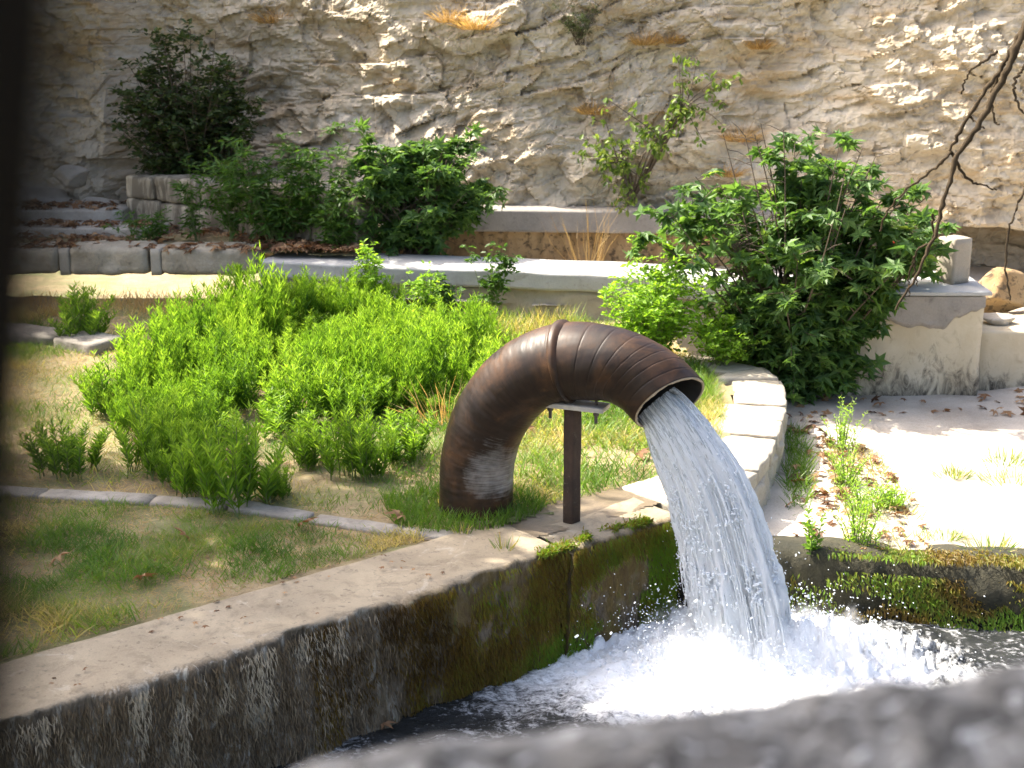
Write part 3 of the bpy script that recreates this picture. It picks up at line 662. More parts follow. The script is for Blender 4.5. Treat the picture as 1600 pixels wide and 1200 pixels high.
# ------------------------------------------------------------------ water
L0 = np.array([1.47, 8.2]); WZ = -.75
WP = [tuple(P0-T2*1.4-N2*.02), tuple(P0+T2*5.12-N2*.02), (.7, 9.25), (7.0, 8.3), (7.0, 2.0), (-3.98, 2.0)]
st = .018
xs = np.arange(-4, 7, st); ys = np.arange(6.0, 9.3, st); X, Y = np.meshgrid(xs, ys)
e = np.sqrt(((X-1.45)/np.where(X > 1.45, 1.12, 1.3))**2+((Y-8.05)/.72)**2)
foam = 1.75-e*1.05+.12*fbm(X*2.5, Y*2.5, 0, 3, 130)
foam = np.maximum(foam, .40+.16*fbm(X*1.7+Y*.8, Y*3.2-X, 0, 4, 135)-.10*np.maximum(e-1.6, 0))
foam += .35*np.exp(-(((X-.45)/.35)**2+((Y-8.62)/.22)**2))
r = np.hypot(X-L0[0], (Y-L0[1])*1.15); act = np.clip(1.3-r/1.15, 0, 1.2)
turb = np.abs(fbm(X*5.5, Y*5.5, 0, 5, 131, .6))
ZW = WZ+.012*fbm(X*6, Y*9, 0, 4, 132)+act*(.085*turb+.05*fbm(X*2.2, Y*2.2, 0, 3, 133))+.19*np.exp(-(r/.40)**2)
t2 = np.abs(fbm(X*13, Y*13, 0, 4, 134, .65))
ZW += .15*np.exp(-(((X-.52)/.28)**2+((Y-8.72)/.22)**2))*(.4+.8*t2)+.13*np.exp(-(((X-2.1)/.36)**2+((Y-8.22)/.24)**2))*(.35+.9*t2)+.10*np.exp(-(((X-2.6)/.3)**2+((Y-8.15)/.22)**2))*(.2+t2)+.035*act*t2
V = np.stack([X, Y, ZW], -1).reshape(-1, 3); F = grid_faces(len(ys), len(xs)); c = V[F].mean(1); F = F[in_poly(c[:, 0], c[:, 1], WP)]
used = np.unique(F); mp = np.zeros(len(V), int); mp[used] = np.arange(len(used))
tag(obj('basin_water', mesh_data('basin_water', V[used], mp[F], MAT['water'], True, {'foam': foam.ravel()[used]})), kind='structure')
# rest of the pool toward the parapet
tag(obj('pool_water', mesh_data('pool_water', [(-4, 2, WZ), (7, 2, WZ), (7, 6.01, WZ), (-4, 6.01, WZ)], np.array([[0, 1, 2, 3]]), MAT['water'], True, {'foam': [0.05]*4})), kind='structure')

def jet_shell(name, path, wid, thick, mat, parent, seed, amp, ns=240, na=72, ragged=0):
    C = spline(path, ns); T = np.gradient(C, axis=0); T /= np.linalg.norm(T, axis=1, keepdims=True)
    side = np.cross(T, np.array([.35, .93, .05])); side /= np.linalg.norm(side, axis=1, keepdims=True); dep = np.cross(T, side)
    t = np.linspace(0, 1, ns); w = np.interp(t, wid[0], wid[1])/2; d = np.interp(t, thick[0], thick[1])/2
    a = np.linspace(0, 2*np.pi, na, endpoint=False); A, Tt = np.meshgrid(a, t)
    lenm = np.linalg.norm(np.diff(C, axis=0), axis=1).sum()
    nz = fbm(np.cos(A)*3.6+seed, np.sin(A)*3.6, Tt*lenm*1.5, 5, seed, .55)
    fine = fbm(np.cos(A)*9+seed, np.sin(A)*9, Tt*lenm*2.2, 3, seed+9)
    k = 1+amp*(.25+.95*Tt)*(nz+.35*fine)
    V = C[:, None]+(np.cos(A)*k*w[:, None])[..., None]*side[:, None]+(np.sin(A)*k*d[:, None])[..., None]*dep[:, None]
    fl = np.stack([np.cos(A)*w[:, None]*2+seed, np.sin(A)*d[:, None]*2, Tt*lenm], -1).reshape(-1, 3)
    me = mesh_data(name, V.reshape(-1, 3), grid_faces(ns, na, True), mat, True, None, {'flowco': fl})
    return obj(name, me, parent), C, side, dep, w, d
JP = [(0.90, 8.49, .86), (1.0, 8.42, .74), (1.2, 8.33, .38), (1.35, 8.27, -.09), (1.435, 8.23, -.49), (1.48, 8.2, -.82)]
jw = empty('water_jet', (1.48, 8.2, -.75), 'white gushing water jet falling from the pipe mouth into the basin', 'water jet')
def wj(o): o.matrix_parent_inverse = jw.matrix_basis.inverted(); return o
o, C, sd, dp, w_, d_ = jet_shell('jet_core', JP, ([0, .15, .4, .7, 1], [.31, .40, .50, .56, .66]), ([0, .3, 1], [.18, .27, .42]), MAT['jet'], jw, 3, .27, 320, 140); wj(o)
def strands(name, n, seed, rmin, rmax, mat, spread=1.0, tpow=1.0):
    r_ = np.random.default_rng(seed); B = Bag(); ns = len(C)
    for k in range(n):
        a = r_.uniform(0, 2*np.pi); q = math.sqrt(r_.uniform(.72, 1.0))*spread
        t0 = r_.random()**tpow*.80; L = r_.uniform(.10, .45); t1 = min(1.0, t0+L); m = max(5, int((t1-t0)*44))
        i = (np.linspace(t0, t1, m)*(ns-1)).astype(int); ph = r_.uniform(0, 6)
        wob = 1+.07*np.sin(np.linspace(0, 5*L*4, m)+ph)*np.linspace(.3, 1, m)
        P = C[i]+(math.cos(a)*q*wob*w2[i])[:, None]*sd[i]+(math.sin(a)*q*wob*d2[i])[:, None]*dp[i]
        rad = r_.uniform(rmin, rmax)*np.sin(np.linspace(.15, np.pi-.1, m))**.6*(.6+.8*np.linspace(t0, t1, m))*(1+.35*fbm(np.linspace(0, 9*L*2, m)+k*3.1, 0, 0, 2, seed))
        V, F = tube(P, np.maximum(rad, .0008), 6); B.add(V, F)
    o = obj(name, B.mesh(name, mat, True), jw); o['kind'] = 'stuff'; return wj(o)
tl_ = np.linspace(0, 1, len(C)); w2 = np.interp(tl_, [0, .12, .4, .7, 1], [.34, .42, .52, .58, .68])/2; d2 = np.interp(tl_, [0, .3, 1], [.20, .30, .46])/2; C2, sd2, dp2 = C, sd, dp
strands('white_strands', 200, 51, .0022, .0075, MAT['strand'], .98, .8)
strands('edge_strands', 170, 52, .0012, .0045, MAT['strand'], 1.10, .5)
o, *_ = jet_shell('jet_heart', JP, ([0, .12, .4, .7, 1], [.22, .33, .43, .50, .60]), ([0, .3, 1], [.11, .21, .36]), MAT['heart'], jw, 31, .30, 260, 80); wj(o)
JR = [(1.06, 8.37, .80), (1.16, 8.32, .66), (1.36, 8.25, .25), (1.53, 8.2, -.22), (1.63, 8.16, -.60), (1.66, 8.15, -.8)]
o, C3, sd3, dp3, w3, d3 = jet_shell('side_strand', JR, ([0, .3, 1], [.07, .13, .17]), ([0, .3, 1], [.10, .14, .2]), MAT['sheath'], jw, 23, .34, 200, 40); wj(o)

bm = bmesh.new(); bmesh.ops.create_icosphere(bm, subdivisions=1, radius=1)
IV = np.array([v.co[:] for v in bm.verts]); IF = np.array([[v.index for v in f.verts] for f in bm.faces]); bm.free()
def drops(P, size, vel, stretch):
    n = len(P); D = vel/(np.linalg.norm(vel, axis=1, keepdims=True)+1e-9); S = np.cross(D, [.3, .8, .52]); S /= np.linalg.norm(S, axis=1, keepdims=True)+1e-9; N = np.cross(D, S)
    V = P[:, None]+size[:, None, None]*(IV[None, :, 0:1]*D[:, None]*stretch[:, None, None]+IV[None, :, 1:2]*S[:, None]+IV[None, :, 2:3]*N[:, None])
    return V.reshape(-1, 3), (IF[None]+(np.arange(n)*len(IV))[:, None, None]).reshape(-1, 3)
r_ = np.random.default_rng(15)
B = Bag()
n = 1900; k = np.clip((r_.random(n)**.45*239).astype(int), 0, 239); a = r_.uniform(0, 2*np.pi, n); q = .98+np.abs(r_.normal(0, .10, n))*(.35+k/239)
P = C2[k]+(np.cos(a)*q*w2[k])[:, None]*sd2[k]+(np.sin(a)*q*d2[k])[:, None]*dp2[k]; Tj = np.gradient(C2, axis=0)[k]
V, F = drops(P, r_.uniform(.0014, .0044, n), Tj+r_.normal(size=(n, 3))*.002, r_.uniform(1.2, 2.6, n)); B.add(V, F)
n = 3600; k = np.clip(((.22+.78*r_.random(n)**.6)*239).astype(int), 0, 239); a = r_.uniform(0, 2*np.pi, n); cl = fbm(np.cos(a)*2.5, np.sin(a)*2.5, k*.05, 3, 99)
keep = cl > -.1; k, a, n = k[keep], a[keep], int(keep.sum()); q = r_.uniform(.90, 1.05, n)
P = C2[k]+(np.cos(a)*q*w2[k])[:, None]*sd2[k]+(np.sin(a)*q*d2[k])[:, None]*dp2[k]; Tj = np.gradient(C2, axis=0)[k]
V, F = drops(P, r_.uniform(.003, .0085, n)*(.5+k/239), Tj+r_.normal(size=(n, 3))*.004, r_.uniform(1.2, 3.0, n)); B.add(V, F)
jd = wj(obj('jet_spray', B.mesh('jet_spray', MAT['drop'], True), jw)); jd['kind'] = 'stuff'
n = 8000; ang = r_.uniform(0, 2*np.pi, n); sp = np.abs(r_.normal(0, 1.0, n))*1.25+.2
v0 = np.stack([np.cos(ang)*sp*1.15, np.sin(ang)*sp*.45-.1, np.abs(r_.normal(1.4, .7, n))], 1); tt = r_.random(n)*.42
P = np.array([L0[0], L0[1], WZ+.1])+np.stack([r_.normal(0, .28, n), r_.normal(0, .16, n), 0*ang], 1)+v0*tt[:, None]; P[:, 2] -= 4.9*tt**2
vel = v0.copy(); vel[:, 2] -= 9.8*tt
back = P[:, 1] < 9.22-.145*(P[:, 0]-.5)-.30
wl = ((P[:, :2]-P0)@N2) > .06
ok = (P[:, 2] > WZ+.01) & (P[:, 0] > .2) & back & wl; P, vel = P[ok], vel[ok]; n = len(P)
V, F = drops(P, r_.uniform(.0012, .0048, n)*np.where(r_.random(n) < .06, 1.9, 1), vel, r_.uniform(1.0, 2.2, n))
B = Bag(); B.add(V, F)
tag(obj('splash_spray', B.mesh('splash_spray', MAT['drop'], True)), 'cloud of white droplets thrown up where the jet hits the pool', 'spray', kind='stuff')
# drifting mist over the impact
def mist_mat():
    m = M('splash_mist'); m.t.nodes.remove(m.b)
    g = m.n('TexCoord').outputs['Object']; ln = m.n('VectorMath', _operation='LENGTH', Vector=m.n('Mapping', Vector=g, Scale=(1.35, 2.3, 3.6)).outputs[0]).outputs['Value']
    nz = m.noise(g, 5.5, 5, .65, .6); k = m.math('SUBTRACT', m.math('ADD', 1.0, m.mul(m.math('SUBTRACT', nz, .5), 1.8)), ln)
    v = m.n('VolumePrincipled', Color=(.97, .98, .99, 1), Density=m.mul(m.math('MAXIMUM', k, 0.0), 6.5), Anisotropy=.25)
    m.t.links.new(v.outputs[0], m.out.inputs['Volume']); return m.m
bm = bmesh.new(); bmesh.ops.create_icosphere(bm, subdivisions=3, radius=1); MV = np.array([v.co[:] for v in bm.verts])*np.array([.92, .46, .36]); MF = np.array([[v.index for v in f.verts] for f in bm.faces]); bm.free()
MV[:, 2] = np.maximum(MV[:, 2], -.08)
tag(obj('splash_mist', mesh_data('splash_mist', MV, MF, mist_mat()), None, (1.55, 8.14, WZ+.12)), 'soft white mist hanging over the spot where the jet lands', 'mist', kind='stuff')
# foam lumps
n = 2600; ang = r_.uniform(0, 2*np.pi, n); rad = np.sqrt(r_.random(n)); px = 1.5+np.cos(ang)*rad*1.15; py = 8.12+np.sin(ang)*rad*.50
ix = np.clip(((px+4)/st).astype(int), 0, len(xs)-1); iy = np.clip(((py-6.0)/st).astype(int), 0, len(ys)-1)
keep = (((np.stack([px, py], 1)-P0)@N2) > .03) & (py < 9.22-.145*(px-.5)-.2) & (r_.random(n) < 1.15-rad)
px, py, pz = px[keep], py[keep], ZW[iy, ix][keep]; n = len(px)
V, F = drops(np.stack([px, py, pz+r_.uniform(-.004, .03, n)*np.clip(1.3-np.hypot(px-1.47, py-8.2), .3, 1)], 1), r_.uniform(.003, .010, n), r_.normal(size=(n, 3)), r_.uniform(1, 1.5, n))
B = Bag(); B.add(V, F)
tag(obj('foam_bubbles', B.mesh('foam_bubbles', MAT['drop'], True)), 'heaped white foam bubbling round the foot of the jet', 'foam', kind='stuff')

# ------------------------------------------------------------------ the pipe
PC = spline([(-.24, 8.91, -.35), (-.24, 8.91, .02), (-.225, 8.91, .36), (-.135, 8.87, .66), (.06, 8.79, .93), (.33, 8.68, 1.08), (.63, 8.56, 1.085), (.84, 8.48, 1.01), (.98, 8.41, .885)], 420)
pt = np.gradient(PC, axis=0); pt /= np.linalg.norm(pt, axis=1, keepdims=True)
ps = np.concatenate([[0], np.cumsum(np.linalg.norm(np.diff(PC, axis=0), axis=1))])
endn = np.array([.43, -.66, -.60]); endn /= np.linalg.norm(endn)
f = sstep(.70, 1.0, ps/ps[-1])[:, None]; rn = pt*(1-f)+endn*f; rn /= np.linalg.norm(rn, axis=1, keepdims=True)
hz = np.array([.37, .93, 0]); pS = np.cross(rn, np.cross(hz, rn)); pS = hz-rn*(rn@hz)[:, None]; pS /= np.linalg.norm(pS, axis=1, keepdims=True); pB = np.cross(rn, pS)
pipe = empty('outlet_pipe', (-.24, 8.91, 0), 'fat rust brown bent steel pipe rising from the grass and pouring water', 'pipe')
def wp(o): o.matrix_parent_inverse = pipe.matrix_basis.inverted(); return o
NA = 112; aa = np.linspace(0, 2*np.pi, NA, endpoint=False)
def pipe_part(name, i0, i1, rad, prof=None, mat=MAT['rust'], inner=False, tilt=0.0):
    idx = np.arange(i0, i1+1); A, I = np.meshgrid(aa, idx); r = np.broadcast_to(np.asarray(rad, float), (len(idx),))[:, None]*np.ones_like(A)
    if prof is not None: r = r+prof(ps[I], A)
    ring = np.cos(A)[..., None]*pS[I]+np.sin(A)[..., None]*pB[I]
    V = PC[I]+r[..., None]*ring
    w = np.clip((ring@np.array([.62, -.74, -.25]))*1.15, 0, 1)*sstep(.36, .60, ps[I])*sstep(1.35, .65, ps[I])*1.1
    fl = np.stack([ps[I], A*.245, w], -1)
    return wp(obj(name, mesh_data(name, V.reshape(-1, 3), grid_faces(len(idx), NA, True), mat, True, None, {'flowco': fl.reshape(-1, 3)}), pipe))
iF = int(np.argmin(np.linalg.norm(PC-np.array([.345, 8.675, 1.083]), axis=1)))
corr = lambda s, A: 0.0003*np.sin(2*np.pi*(s/.042)+A)+.0016*fbm(s*18, np.cos(A)*2, np.sin(A)*2, 3, 140)
pipe_part('riser_section', 0, iF, .247, corr)
pipe_part('clamp_band', iF-4, iF+5, [.249, .262, .267, .269, .269, .269, .267, .262, .256, .249])
seams = [iF, iF+22, iF+43, iF+63, iF+82, iF+101, iF+119, iF+136, 419]
seams = [int(iF+(419-iF)*q) for q in (0, .21, .37, .49, .60, .70, .79, .90, 1.0)]
for k in range(len(seams)-1):
    i0, i1 = seams[k], seams[k+1]; nn = i1-i0+1
    r = np.full(nn, .2475); r[0] -= .0016; r[-1] -= .0016
    pipe_part('pipe_segment', i0, i1, r, lambda s, A, k=k: .0016*fbm(s*7+k, np.cos(A)*3, np.sin(A)*3, 3, 141))
# inner bore and cut rim
idx = np.arange(300, 420); A, I = np.meshgrid(aa, idx)
V = PC[I]+.228*(np.cos(A)[..., None]*pS[I]+np.sin(A)[..., None]*pB[I])
wp(obj('bore', mesh_data('bore', V.reshape(-1, 3), grid_faces(len(idx), NA, True)[:, ::-1], simple('dark_bore', (.02, .016, .013), .6, 30, .3), True), pipe))
rr = np.array([.2285, .229, .2375, .243, .2432]); off = np.array([-.01, .004, .007, .004, -.012])
nz = .004*fbm(np.cos(aa)*5, np.sin(aa)*5, 0, 3, 142)
V = PC[419]+(rr[:, None, None])*(np.cos(aa)[None, :, None]*pS[419]+np.sin(aa)[None, :, None]*pB[419])+(off[:, None]+nz[None])[..., None]*endn
wp(obj('cut_rim', mesh_data('cut_rim', V.reshape(-1, 3), grid_faces(5, NA, True), simple('pale_cut_edge', (.38, .30, .20), .6, 60, .5), True), pipe))  # rim coloured much paler than the rest of the pipe
# support
sp_ = empty('pipe_support', (.39, 8.66, 0), 'upright steel post with a pale crossbar holding up the pipe', 'support')
ang = math.atan2(-.17, .42)
def ws(o): return o
block('post', (.085, .095, .80), (0, 0, -.02), MAT['post'], sp_, ang-.35, n=5, rnd=.012, amp=.004)
block('crossbar', (.46, .16, .036), (-.005, -.005, .785), MAT['plate'], sp_, ang, n=5, rnd=.008, amp=.003)
for s_ in (-.155, .155):
    V, F = tube([(s_*math.cos(ang), s_*math.sin(ang)-.02, .70), (s_*math.cos(ang), s_*math.sin(ang)-.02, .90)], [.011, .011], 8); 
    bo = obj('bolt', mesh_data('bolt', V, F, MAT['bolt'], True), sp_)
    V, F = tube([(s_*math.cos(ang), s_*math.sin(ang)-.02, .752), (s_*math.cos(ang), s_*math.sin(ang)-.02, .784)], [.02, .02], 6); obj('nut', mesh_data('nut', V, F, MAT['bolt']), bo)

# ------------------------------------------------------------------ kerb stones in the lawn
def kerb(name, label, pts, wid, z1, lens, seed):
    e = empty(name, (*pts[0], 0), label, 'kerb'); inv = e.matrix_basis.inverted()
    C = spline(pts, 200); T = np.gradient(C, axis=0); T /= np.linalg.norm(T, axis=1, keepdims=True); Nn = np.stack([T[:, 1], -T[:, 0]], 1)
    s = np.concatenate([[0], np.cumsum(np.linalg.norm(np.diff(C, axis=0), axis=1))]); p = 0; k = 0; r_ = np.random.default_rng(seed)
    while p < s[-1]-.05:
        L = lens*r_.uniform(.7, 1.3); q = min(p+L, s[-1]); i, j = np.searchsorted(s, p+.008), min(np.searchsorted(s, q-.008), 199)
        if j > i:
            w = wid*r_.uniform(.85, 1.1); o = slab_piece('kerb_stone', [C[i]-Nn[i]*w/2, C[j]-Nn[j]*w/2, C[j]+Nn[j]*w/2, C[i]+Nn[i]*w/2], -.1, z1+r_.uniform(-.008, .008), MAT['kerb'], e, seed+k, .02, .012, 6)
            o.matrix_parent_inverse = inv
        p = q; k += 1
kerb('lawn_kerb', 'sunken stone kerb line crossing the lawn in front of the weeds', [(-4.6, 9.3), (-3.55, 9.24), (-2.0, 9.0), (-1.58, 8.83), (-.66, 8.47), (-.35, 8.4)], .17, .022, .62, 60)
kerb('lawn_kerb', 'raised grey stone kerb at the far left of the lawn', [(-6.4, 14.3), (-5.2, 14.0), (-4.62, 13.78), (-3.92, 13.33)], .42, .10, .95, 80)

# ------------------------------------------------------------------ retaining walls behind the lawn
cw = empty('coping_wall', (-4.3, 15.8, 0), 'rendered wall topped with big rounded stone blocks at the back left', 'wall'); ci = cw.matrix_basis.inverted()
def under(o, inv): o.matrix_parent_inverse = inv; return o
under(slab_piece('wall_base', [(-9, 15.86), (-2.9, 15.80), (-2.9, 16.2), (-9, 16.2)], -.2, .275, MAT['render'], None, 31, .02, .012, 24, 3), ci).parent = cw
for k, (x0, x1) in enumerate([(-8.2, -7.0), (-6.95, -5.85), (-5.78, -5.16), (-5.06, -4.12), (-4.0, -2.86)]):
    o = slab_piece('coping_block', [(x0, 15.78), (x1, 15.76), (x1, 16.3), (x0, 16.3)], .275, .59+.012*math.sin(k*3), MAT['block'], cw, 90+k, .075, .03, 14, 3.2); under(o, ci)
for k, x0 in enumerate((-6.98, -5.83, -5.18, -4.14)):
    o = slab_piece('mortar_joint', [(x0+.03, 15.80), (x0+.15, 15.80), (x0+.15, 16.2), (x0+.03, 16.2)], .272, .575, MAT['mortar'], cw, 97+k, .01, .006, 4); under(o, ci)

pw = empty('platform_wall', (0, 14.9, 0), 'low grey concrete platform with flat pale top behind the sunlit weeds', 'wall'); pi_ = pw.matrix_basis.inverted()
FL = [(-2.84, 15.62), (-1.4, 15.22), (.0, 14.95), (1.0, 14.72), (2.4, 14.15), (3.25, 13.7)]
d_sl = lambda S, Z, F, W: (sstep(.3, .9, F)*.012*fbm(S*2, Z*5, 0, 4, 151), .006*fbm(S*1.5, W*2, 0, 3, 152))
o = sweep('platform_slab', FL, [(-.85, .26, 0), (-.85, .47, 0)]+[(-.85+.83*t, .48, 0) for t in np.linspace(.05, 1, 8)]+[(-.008, .475, .3), (0, .46, 1)]+[(0, .46-.17*t, 1) for t in np.linspace(.1, 1, 6)]+[(-.06, .288, 1)], MAT['slab'], pw, d_sl, .05); under(o, pi_)
o = sweep('wall_base', FL, [(-.6, -.5, 0), (-.6, .285, 0), (-.05, .285, 0)]+[(-.045+.02*t, .28-.7*t, 1) for t in np.linspace(0, 1, 16)], MAT['render'], pw, lambda S, Z, F, W: (F*.018*fbm(S*2.2, Z*3.5, 0, 4, 153), 0*S), .05); under(o, pi_)

# old block wall stepping down beneath the dark shrub
ob = empty('block_wall', (-3.3, 16.9, .55), 'short wall of streaked old stone blocks on the leafy terrace', 'wall'); oi = ob.matrix_basis.inverted()
WA, WB = np.array([-4.95, 18.0]), np.array([-1.75, 15.95]); wt = (WB-WA)/np.linalg.norm(WB-WA); wnn = np.array([wt[1], -wt[0]]); wl_ = np.linalg.norm(WB-WA); r_ = np.random.default_rng(33)
streak = M('streaked_stone'); v = streak.co((5, 5, .9)); s1 = streak.noise(v, 1.5, 7, .72, .6); n2 = streak.noise(streak.co(), 5, 5, .65)
MAT['streak'] = streak.fin(streak.mix(streak.step(s1, .45, .62), streak.mix(n2, (.10, .082, .055), (.22, .185, .13)), (.46, .40, .29)), .9, streak.bump(n2, .5, .03))
for cz in range(2):
    p = -.1*cz; k = 0
    while p < wl_:
        L = r_.uniform(.48, .8); a, b = WA+wt*max(p, 0), WA+wt*min(p+L-.02, wl_); dz = -.06*(p/wl_)
        if np.linalg.norm(b-a) > .15:
            pr = r_.uniform(-.03, .03); zt = .55+.31*(cz+1)+dz+r_.uniform(-.015, .015)
            under(slab_piece('stone_block', [a+wnn*pr, b+wnn*pr, b-wnn*.45, a-wnn*.45], .55+.31*cz+dz-.1*(cz == 0), zt-.012, MAT['streak'], ob, 200+k+20*cz, .045, .022, 9, 4), oi)
        p += L; k += 1

# terrace steps, boulders
for k, (q, z1, lab) in enumerate([([(-7.6, 16.9), (-4.3, 16.75), (-4.2, 17.3), (-7.6, 17.4)], .66, 'worn lower stone step on the leafy terrace at far left'), ([(-7.6, 17.65), (-4.9, 17.6), (-4.9, 18.2), (-7.6, 18.3)], .76, 'upper stone step below the shaded cliff at far left')]):
    o = slab_piece('stone_step', q, .5, z1, MAT['rock'], None, 230+k, .03, .015, 14, 3); tag(o, lab, 'step')
tag(boulder('boulder', (1.0, .7, .62), (-6.15, 18.5, .5), MAT['rock'], 3), 'larger slabby boulder in shade at the foot of the left cliff', 'boulder')
tag(boulder('boulder', (.9, .6, .42), (-5.45, 18.35, .5), MAT['rock'], 6, rz=.4), 'smaller pale boulder beside the dark shrub at the left cliff foot', 'boulder')
tag(boulder('boulder', (.5, .4, .3), (-5.75, 18.45, .95), MAT['rock'], 12), 'small pale rock perched on the two boulders at the left', 'boulder')

# ochre channel wall under the cliff
ch = empty('channel_wall', (.8, 17.0, .15), 'long stone channel wall with concrete lintel and ochre stained face below the cliff', 'wall'); chi = ch.matrix_basis.inverted()
under(slab_piece('lintel', [(-1.6, 17.1), (4.2, 16.62), (4.2, 17.7), (-1.6, 18.2)], .58, .85, MAT['patch'], ch, 240, .03, .02, 26, 2.5), chi)
o = sweep('stained_face', [(-1.6, 17.22), (1.2, 17.0), (4.2, 16.76)], [(-.4, .1, 0), (-.4, .62, 0)]+[(.0, .61-.5*t, 1) for t in np.linspace(0, 1, 18)], MAT['ochre'], ch, lambda S, Z, F, W: (F*(.05*fbm(S*7, Z*1.2, 0, 4, 160)), 0*S), .03); under(o, chi)

# pier, post, rock shelf and low wall on the right
pr = empty('rendered_pier', (3.9, 13.2, -.36), 'cream rendered pier with dark stained foot and broken grey patch at right', 'pier'); pri = pr.matrix_basis.inverted()
under(slab_piece('pier_body', [(3.1, 13.0), (4.46, 12.98), (4.5, 14.1), (3.1, 14.1)], -.45, .62, MAT['pier'], pr, 250, .03, .016, 22, 3), pri)
under(slab_piece('cap_slab', [(3.06, 12.96), (4.50, 12.94), (4.54, 14.0), (3.06, 14.0)], .622, .665, MAT['slab'], pr, 251, .012, .006, 12, 4), pri)
nx, nz_ = 90, 30; px = np.linspace(3.12, 4.45, nx); low = .30+.10*fbm(px*2.6, 0*px, 0, 4, 161)+.16*sstep(4.0, 4.4, px)
tz = np.linspace(0, 1, nz_); PX, TZ = np.meshgrid(px, tz); PZ = .615-(.615-low[None])*TZ; PY = 12.975-.022*np.minimum(1, (1-TZ)*9)-.008*fbm(PX*6, PZ*6, 0, 3, 162)
under(obj('render_patch', mesh_data('render_patch', np.stack([PX, PY, PZ], -1).reshape(-1, 3), grid_faces(nz_, nx)[:, ::-1], MAT['patch'], True), pr), pri)
o = block('concrete_post', (.23, .23, .44), (4.26, 13.42, .664), MAT['render'], None, .5, n=6, rnd=.012, amp=.005); tag(o, 'square concrete post standing on the rendered pier', 'post')
lw = slab_piece('low_wall', [(4.5, 13.3), (9, 13.2), (9, 14.0), (4.5, 14.1)], -.45, .20, MAT['lowwall'], None, 265, .02, .014, 30, 2.5); tag(lw, 'low pale wall streaked with black at the right edge', 'wall')
tag(boulder('ochre_rock', (.8, .6, .55), (5.05, 14.35, .16), MAT['ochre'], 21), 'large ochre rock under the overhanging cliff', 'rock')
tag(boulder('ochre_rock', (.34, .28, .16), (4.82, 13.66, .195), MAT['rock'], 24), 'small sunlit rock lying on the low wall', 'rock')
tag(boulder('ochre_rock', (.7, .6, .5), (5.75, 14.5, .16), MAT['ochre'], 27), 'ochre rock at the right edge under the overhang', 'rock')
mpz = empty('marker_post', (3.9, 14.25, .45), 'thin white marker post with red bands half hidden by the fig leaves', 'post')
V, F = tube([(0, 0, 0), (0, 0, .60)], [.030, .030], 10); obj('pole', mesh_data('pole', V, F, MAT['white'], True), mpz)
for z in (.12, .28, .44):
    V, F = tube([(0, 0, z), (0, 0, z+.07)], [.032, .032], 10); obj('red_band', mesh_data('red_band', V, F, MAT['red'], True), mpz)

# ------------------------------------------------------------------ foreground parapet and tree trunk beside the camera
nx, ny = 150, 60
px = np.linspace(-.75, 1.3, nx); q = np.linspace(0, 1, ny); PX, Q = np.meshgrid(px, q)
topz = np.interp(PX, [-.75, -.26, -.06, .22, .44, 1.3], [2.58, 2.645, 2.70, 2.735, 2.775, 2.88])+.003*fbm(PX*7, 0*PX, 0, 3, 171)
sec = np.array([(1.14, -1.5), (1.13, 1.5), (1.12, 2.3), (1.115, 2.9), (1.09, 2.985), (1.03, 3.0), (.8, 3.0), (.7, 2.97), (.66, 2.85), (.65, 1.5), (.65, -1.5)]); sl = np.linspace(0, 1, len(sec))
PY = np.interp(Q, sl, sec[:, 0]); PZ = np.interp(Q, sl, sec[:, 1])-3.0+topz
bump = .007*fbm(PX*8, PY*8, PZ*8, 4, 172)
V = np.stack([PX, PY+bump*.6, PZ+bump], -1).reshape(-1, 3)
tag(obj('parapet', mesh_data('parapet', V, grid_faces(ny, nx), MAT['parapet'], True)), 'blurred lichen spotted stone parapet in the near foreground', 'parapet')
V, F = tube(spline([(-.42, .25, -1.2), (-.36, .22, 2.0), (-.301, .19, 2.9), (-.2075, .18, 3.3), (-.15, .17, 4.2), (-.3, .1, 6.0)], 60), np.linspace(.20, .11, 60), 40)
nr = .005*fbm(V[:, 0]*22, V[:, 1]*22, V[:, 2]*5, 4, 173)
V = V+np.stack([nr, nr, 0*nr], 1)
ct = empty('near_tree', (-.36, .30, -1.2), 'blurred near black tree trunk along the left edge of the picture', 'tree'); o = obj('trunk', mesh_data('trunk', V, F, MAT['shade_bark'], True), ct); under(o, ct.matrix_basis.inverted())
def crown(parent, center, rad, n, size, mat, seed, clumps=60, name='crown', tpl=OVAL):
    r_ = np.random.default_rng(seed); c = r_.normal(size=(clumps, 3)); c /= np.linalg.norm(c, axis=1, keepdims=True); c *= r_.random((clumps, 1))**(1/3)
    i = r_.integers(0, clumps, n); P = (c[i]+r_.normal(size=(n, 3))*.14)*np.array(rad)+np.array(center)
    D = r_.normal(size=(n, 3)); D[:, 2] -= .3
    V, F, R = leaves(P, D, 1.5*size*r_.uniform(.6, 1.2, n), tpl, jitter=.7, r_=r_); B = Bag(); B.add(V, F, rnd=R)
    o = obj(name, B.mesh(name, mat), parent); return under(o, parent.matrix_basis.inverted()), c*np.array(rad)*.8+np.array(center)
crown(ct, (-.6, -2.3, 4.6), (3.4, 2.0, 2.2), 7000, .19, MAT['plane'], 301, 90)  # unseen foliage added behind the camera to block sky light on the trunk
crown(ct, (-1.9, 1.2, 5.3), (1.7, 1.5, .8), 3500, .19, MAT['plane'], 302, 50, 'crown')  # unseen foliage added overhead so its shadow falls on the parapet

